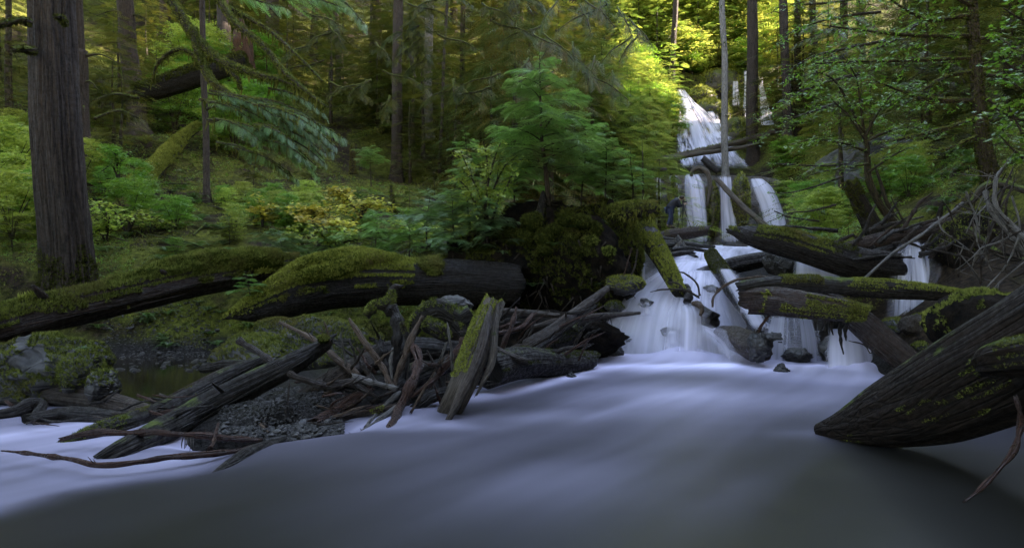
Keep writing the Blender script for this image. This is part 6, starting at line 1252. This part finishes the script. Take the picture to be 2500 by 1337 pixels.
# ------------------------------------------------------------------ ferns and ground cover
def fern_geo(seed, n=9):
    q = np.random.default_rng(seed); V = []; Fc = []
    for f in range(n):
        az = f*2.4+q.normal(0, .3); el = q.uniform(.7, 1.2); L = q.uniform(.75, 1.1); d = np.array([math.cos(az), math.sin(az), 0]); s = np.array([-d[1], d[0], 0]); m = 16
        pth = lambda u: d*L*(u*math.cos(el)*1.2+.15*u*u)+np.array([0, 0, L*(math.sin(el)*u-.75*u*u)])
        for i in range(m):
            u = (i+1)/m; p = pth(u); w = .2*L*math.sin(min(1, u*1.15+.12)*3.05)+.01; t = nrm(pth(u+.02)-pth(u-.02))
            for sg in (-1, 1):
                k = len(V); e = p+s*sg*w+t*w*.3-np.array([0, 0, .12*w]); V += [p-t*.016*L, p+t*.028*L, e]; Fc.append((k, k+1, k+2))
        for i in range(5):
            k = len(V); a, b = pth(i/5), pth((i+1)/5); V += [a-s*.006, a+s*.006, b]; Fc.append((k, k+1, k+2))
    return np.array(V), [np.array(Fc)], {'tint': q.random(len(V))}
FN = [mesh_of(fern_geo(s), 'sword_fern', 'fern') for s in range(4)]
def fern(px, d, s, k, lab, grp=None, py=None):
    p = gp(px, d) if py is None else P(px, py, d); o = bpy.data.objects.new('sword_fern', FN[k % 4]); COL.objects.link(o); o.location = p; o.scale = (s, s, s); o.rotation_euler = (0, 0, k*1.7); tag(o, lab, 'fern', grp); return o
q = np.random.default_rng(19)
for k in range(130): fern(q.uniform(200, 1250), q.uniform(13.6, 24), q.uniform(.35, .7), k, 'sword fern on the mossy slope above the big logs', 'ferns on the slope above the logs')
for k in range(22): fern(q.uniform(230, 640), q.uniform(12.2, 13.2), q.uniform(.2, .4), k, 'small fern on the shaded bank behind the pool', 'ferns behind the pool')
for k in range(26): fern(q.uniform(2180, 2500), q.uniform(15, 20), q.uniform(.4, .7), k, 'sword fern on the right slope above the debris', 'ferns on the right slope')
for k in range(16): fern(q.uniform(1930, 2150), q.uniform(19, 26), q.uniform(.4, .7), k, 'fern on the bank right of the lower waterfall', 'ferns right of the lower waterfall')
fern(1300, 13.0, .35, 1, 'fern hanging from the dark face of the root mound', py=700); fern(1460, 13.9, .4, 2, 'fern at the top of the root mound beside the mossy arm', py=548); fern(205, 7.9, .14, 3, 'bright little fern behind the large mossy boulder', py=852)
def world_scatter(n, d0, d1, px0, px1, seed):
    q = np.random.default_rng(seed); d = 1/(1/d1+(1/d0-1/d1)*q.random(n)); px = q.uniform(px0, px1, n); x = (px-1250)/F*d; z = H(x, d); return np.stack([x, d, z], -1), q
TRI = (np.array([[0, 0, 0], [.5, .28, .15], [1, 0, .1], [.5, -.28, .15], [-.1, .2, .0], [-.5, .6, .2], [-.9, .3, .1], [-.1, -.2, 0], [-.2, -.9, .15], [-.7, -.7, .1]]), np.array([[0, 1, 2], [0, 2, 3], [4, 5, 6], [7, 8, 9]]))
for nm, n_, args, mat, s0, s1, tv, th in [('ground_moss', 42000, (12.4, 48, -300, 1500), 'moss', .03, .07, TUFT, -.3), ('ground_moss', 16000, (13, 40, 1930, 2700), 'moss', .03, .07, TUFT, -.3), ('ground_cover', 34000, (13, 32, -200, 1500), 'leaf_green', .02, .05, TRI, -.02), ('ground_cover', 16000, (16, 36, 1930, 2700), 'leaf_green', .03, .06, TRI, -.2), ('fallen_leaves', 1500, (13, 30, 0, 1400), 'leaf_yellow', .012, .03, TRI, .05), ('ground_cover', 5000, (20, 37, 1480, 1700), 'leaf_green', .03, .06, TRI, -.3)]:
    p, q = world_scatter(n_, *args, len(nm)+n_)
    keep = (fbm(p*.7, 12) > th) & (np.abs(p[:, 0]-np.interp(p[:, 1], CH[0], CH[1])) > np.interp(p[:, 1], CH[0], CH[2])+.1); p = p[keep]; n = len(p)
    s = q.uniform(s0, s1, n)*(p[:, 1]/14)**.8; p[:, 2] += (s*.9 if nm == 'ground_cover' else 0)*q.random(n); d = nrm(np.array([0, -.1, 1])+q.normal(0, .35, (n, 3)))
    g = inst(tv[0], tv[1], p, *frames(d, s, None, q), q.random(n)); o = mk(nm, g[0], g[1], M[mat], None, False, g[2]); stuff(o)
# twigs and sticks lying on the left slope
q = np.random.default_rng(23)
for k in range(26):
    p = gp(q.uniform(250, 1200), q.uniform(14, 26)); a = q.uniform(0, 3.1); L = q.uniform(.5, 1.8); dd = np.array([math.cos(a), math.sin(a)*.6, 0])*L; e = p+dd; e[2] = float(H(e[0:1], e[1:2])[0])+q.uniform(.0, .25)
    g = tube([p+[0, 0, .02], (p+e)/2+[0, 0, .06], e], [.018, .022, .008], 6, 14, .2, seed=k); tag(obj_of(g, 'fallen_branch', 'bark_mossy', None, True), 'fallen mossy branch lying on the left slope', 'branch', 'branches lying on the left slope')

# ------------------------------------------------------------------ photographer
sk = M['skin'] = (lambda n: n.done(n.bsdf((.28, .17, .12), .6)))(N('skin'))
for nm_, c_, r_ in [('jacket', (.008, .009, .013), .7), ('jeans', (.016, .022, .042), .9), ('hair', (.02, .014, .01), .7), ('boots', (.02, .015, .01), .6), ('camera_black', (.01, .01, .011), .35)]:
    M[nm_] = (lambda n: n.done(n.bsdf(n.mix(n.noise(n.pos(), 9, 4), c_, tuple(v*1.7 for v in c_)), r_)))(N(nm_))
def skin(name, V, E, R, mat, parent, root=0, sub=2):
    me = bpy.data.meshes.new(name); me.from_pydata([tuple(v) for v in V], E, []); o = bpy.data.objects.new(name, me); COL.objects.link(o); me.materials.append(M[mat])
    m = o.modifiers.new('skin', 'SKIN'); m.use_smooth_shade = True
    for i, sv in enumerate(me.skin_vertices[0].data if me.skin_vertices else []): pass
    if not me.skin_vertices:
        me.attributes  # layer is made by the modifier
    return o, m
def skinned(name, chains, mat, parent, sub=2):
    """chains of (point, radius) joined at equal points -> one continuous surface"""
    V = []; R = []; E = []; ix = {}
    def vi(p, r):
        key = tuple(round(c, 4) for c in p)
        if key not in ix: ix[key] = len(V); V.append(p); R.append(r)
        return ix[key]
    for ch in chains:
        ids = [vi(p, r) for p, r in ch]; E += [(a, b) for a, b in zip(ids[:-1], ids[1:])]
    me = bpy.data.meshes.new(name); me.from_pydata(V, E, []); o = bpy.data.objects.new(name, me); COL.objects.link(o); me.materials.append(M[mat])
    bpy.context.view_layer.objects.active = o; o.select_set(True); m = o.modifiers.new('skin', 'SKIN'); m.use_smooth_shade = True
    sv = me.skin_vertices[0].data
    for i, r in enumerate(R): sv[i].radius = (r, r); sv[i].use_root = (i == 0)
    s = o.modifiers.new('sub', 'SUBSURF'); s.levels = sub; s.render_levels = sub; o.select_set(False)
    o.parent = parent; return o
B0 = P(1636, 556, 25.6)
man = thing('person', 'person in dark jacket and blue jeans bending over a tripod before the waterfall', 'person', B0)
man.scale = (.86, .86, .86)
hip = (0, 0, .86); ch = (.22, 0, 1.17); nk = (.40, 0, 1.22)
legs = [[(hip, .15), ((-.02, s*.10, .80), .115), ((.05+s*.05, s*.12, .46), .075), ((-.03+s*.12, s*.13, .10), .05), ((-.01+s*.12, s*.13, .035), .045), ((.14+s*.12, s*.14, .03), .035)] for s in (-1, 1)]
arms = [[(ch, .17), ((.30, s*.17, 1.14), .075), ((.40, s*.20, .93), .055), ((.60, s*.10, 1.02), .04), ((.66, s*.07, 1.05), .035)] for s in (-1, 1)]
fing = []
for s in (-1, 1):
    w = (.66, s*.07, 1.05)
    for j, (dy, L) in enumerate([(-.03, .06), (-.01, .075), (.01, .07), (.03, .055)]): fing.append([(w, .035), ((.69, s*.07+dy*.6, 1.06), .012), ((.70+L*.4, s*.07+dy, 1.07), .009), ((.70+L*.7, s*.07+dy, 1.05), .008)])
    fing.append([(w, .035), ((.67, s*.03, 1.08), .012), ((.70, s*.02, 1.09), .009)])
head = [[(ch, .17), (nk, .06), ((.47, 0, 1.24), .058), ((.53, 0, 1.28), .095), ((.58, 0, 1.30), .085)], [((.53, 0, 1.28), .095), ((.60, 0, 1.23), .055)], [((.58, 0, 1.30), .085), ((.675, 0, 1.265), .014)]]
skinned('body', legs+[[(hip, .15), (ch, .17)]]+arms+fing+head, 'skin', man)
skinned('jacket', [[((-.03, 0, .76), .17), ((-.01, 0, .86), .195), ((.10, 0, 1.02), .195), (ch, .195), ((.33, 0, 1.22), .13), ((.39, 0, 1.25), .09)]]+[[(ch, .195), ((.30, s*.18, 1.15), .098), ((.40, s*.205, .93), .075), ((.58, s*.11, 1.01), .055)] for s in (-1, 1)], 'jacket', man)
skinned('jeans', [[((0, 0, .861), .18), ((-.02, s*.10, .80), .145), ((.05+s*.05, s*.12, .46), .09), ((-.03+s*.12, s*.13, .10), .065)] for s in (-1, 1)], 'jeans', man)
for s in (-1, 1): skinned('boot', [[((-.04+s*.12, s*.13, .12), .062), ((-.03+s*.12, s*.13, .05), .058), ((.13+s*.12, s*.14, .035), .045)]], 'boots', man)
g = blob((.51, 0, 1.315), (.115, .10, .095), 20, .06, 2, 3); o = obj_of(g, 'hair', 'hair', None, True); o.parent = man
T0 = P(1668, 556, 25.4)
tr = thing('tripod', 'black tripod with spread legs beside the bending person', 'tripod', T0)
for k, (x, y) in enumerate([(-.24, -.1), (.26, -.12), (.02, .26)]):
    a = T0+[0, 0, .82]; b_ = T0+[x, y, -.02]; m = a+(b_-a)*.5
    obj_of(tube([a, m], [.018, .016], 8, 4, 0), 'leg', 'camera_black', tr, True); obj_of(tube([m, b_], [.011, .011], 8, 4, 0), 'leg_tube', 'camera_black', tr, True)
obj_of(tube([T0+[0, 0, .60], T0+[0, 0, .92]], [.018, .018], 8, 4, 0), 'centre_column', 'camera_black', tr, True)
obj_of(tube([T0+[0, 0, .80], T0+[0, 0, .86]], [.04, .04], 10, 4, 0), 'head', 'camera_black', tr, True)
cm = thing('camera', 'small black camera mounted on the tripod', 'camera', T0+[0, 0, .92])
def box(c, s, bev=.1):
    v = np.array([[x, y, z] for x in (-1, 1) for y in (-1, 1) for z in (-1, 1)])*np.array(s)/2; b = []
    for ax in range(3): w = v.copy(); sc = np.full(3, 1-bev); sc[ax] = 1; b.append(w*sc)
    f = np.array([[0, 1, 3, 2], [4, 6, 7, 5], [0, 4, 5, 1], [2, 3, 7, 6], [0, 2, 6, 4], [1, 5, 7, 3]])
    return np.concatenate(b)+np.array(c), [np.concatenate([f+8*i for i in range(3)])], {'lc': np.concatenate(b)}
obj_of(box(T0+[0, 0, .97], (.07, .13, .095)), 'camera_body', 'camera_black', cm); obj_of(box(T0+[0, 0, 1.03], (.05, .05, .04)), 'viewfinder', 'camera_black', cm)
obj_of(tube([T0+[.03, 0, .97], T0+[.13, 0, .97]], [.034, .038], 14, 5, 0), 'lens', 'camera_black', cm, True)

# ------------------------------------------------------------------ loose driftwood in the two jams
q = np.random.default_rng(140)
def loose(n, xr, yr, dr, Lr, rr, ang, mats, label, grp, seed):
    q = np.random.default_rng(seed)
    for k in range(n):
        x, y, d, L, a = q.uniform(*xr), q.uniform(*yr), q.uniform(*dr), q.uniform(*Lr), q.uniform(*ang); r = q.uniform(*rr)
        if y > 668: d = min(d, 1.42*F/(y-668.5))
        x1, y1 = x+L*math.cos(a), y-L*math.sin(a)
        stick([(x, y, d), ((x+x1)/2+q.normal(0, L*.05), (y+y1)/2+q.normal(0, L*.05), d-.08), (x1, y1, d-.12*q.random())], [r, r*.8, r*.35], mats[k % len(mats)], label, seed=600+seed*50+k, group=grp, knots=k % 3, kink=1.1, seg=8)
loose(34, (820, 1180), (870, 1010), (7.2, 8.6), (35, 120), (2, 5.5), (.2, 2.9), ['stick_tan', 'stick_dark', 'stick_red', 'stick_pale', 'stick_dark'], 'thin broken driftwood stick in the pile between the crossed logs and the split log', 'sticks of the left driftwood pile', 1)
loose(16, (700, 900), (930, 1040), (7.1, 7.9), (30, 100), (2, 4.5), (-.3, .7), ['stick_dark', 'stick_red', 'stick_tan'], 'short stick lying on the gravel spit at the foot of the pile', 'sticks on the gravel spit', 2)
loose(20, (1200, 1440), (760, 880), (9.6, 11), (40, 120), (2, 6), (.1, 1.2), ['log_dark', 'stick_dark', 'stick_red'], 'dark stick wedged among the logs left of the cascade', 'sticks left of the cascade', 3)
loose(34, (2050, 2460), (540, 640), (12, 13.6), (40, 150), (2.5, 7), (-.3, 1.1), ['log_dark', 'stick_dark', 'log_brown', 'log_dark'], 'dark stick jammed in the debris at right', 'sticks in the debris at right', 4)
loose(26, (2330, 2490), (500, 700), (8.8, 10.2), (50, 160), (1.5, 4), (.2, 2.9), ['stick_dark', 'twig', 'stick_pale', 'twig'], 'thin tangled twig at the right edge above the earth bank', 'tangled twigs at the right edge', 5)
loose(20, (0, 420), (960, 1035), (7.2, 8.0), (40, 130), (2, 6), (-.4, .5), ['log_dark', 'stick_dark', 'stick_red'], 'dark stick wedged under the grey weathered log at left', 'sticks under the grey weathered log', 6)
for k, (x, y, d, s_) in enumerate([(1200, 610, 13.3, .4), (1270, 660, 13.0, .35), (1390, 560, 13.2, .35), (1240, 720, 12.8, .3), (1450, 700, 13, .3), (1130, 640, 13.2, .4), (1350, 600, 13.0, .3)]): fern(x, d, s_, k, ['fern on the upper left of the root mound', 'fern in the middle of the root mound face', 'fern under the tallest young hemlock', 'fern low on the left of the root mound', 'fern low on the right of the root mound', 'fern beside the end of the thick mossy log', 'small fern below the splintered stump'][k], py=y)
# wet rocks breaking the cascade into steps
for k, (x, y, d, rx, rz, lab) in enumerate([(1575, 742, 13.5, 20, 12, 'wet dark rock at the left shoulder of the cascade'), (1640, 812, 12.75, 24, 13, 'wet dark rock low in the middle of the cascade'), (1735, 705, 13.6, 16, 10, 'small wet rock beside the slanting log in the cascade'), (1885, 830, 12.0, 30, 20, 'dark rock between the cascade and the white curtain'), (1945, 868, 11.6, 34, 18, 'low black rock left of the white curtain of water'), (1820, 735, 12.9, 22, 14, 'wet rock right of the slanting log'), (1530, 828, 12.9, 18, 10, 'low wet rock near the left foot of the cascade')]):
    boulder(x, y, d, rx, .22, rz, lab, 'rock_wet', 70+k, None, .45, 2.4, 30)
    if k not in (3, 4): fall([(x-rx*.9, x+rx*.7, y-rz*.7, d-.26), (x-rx*1.2, x+rx*1.1, y+rz*.4, d-.36), (x-rx*1.5, x+rx*1.4, y+rz*3.2, d-.42)], 'fall_thin', 'water parting over the '+lab.split(' in ')[0].split(' at ')[0], 14, 20, .05, .4, .3, .35, 80+k)
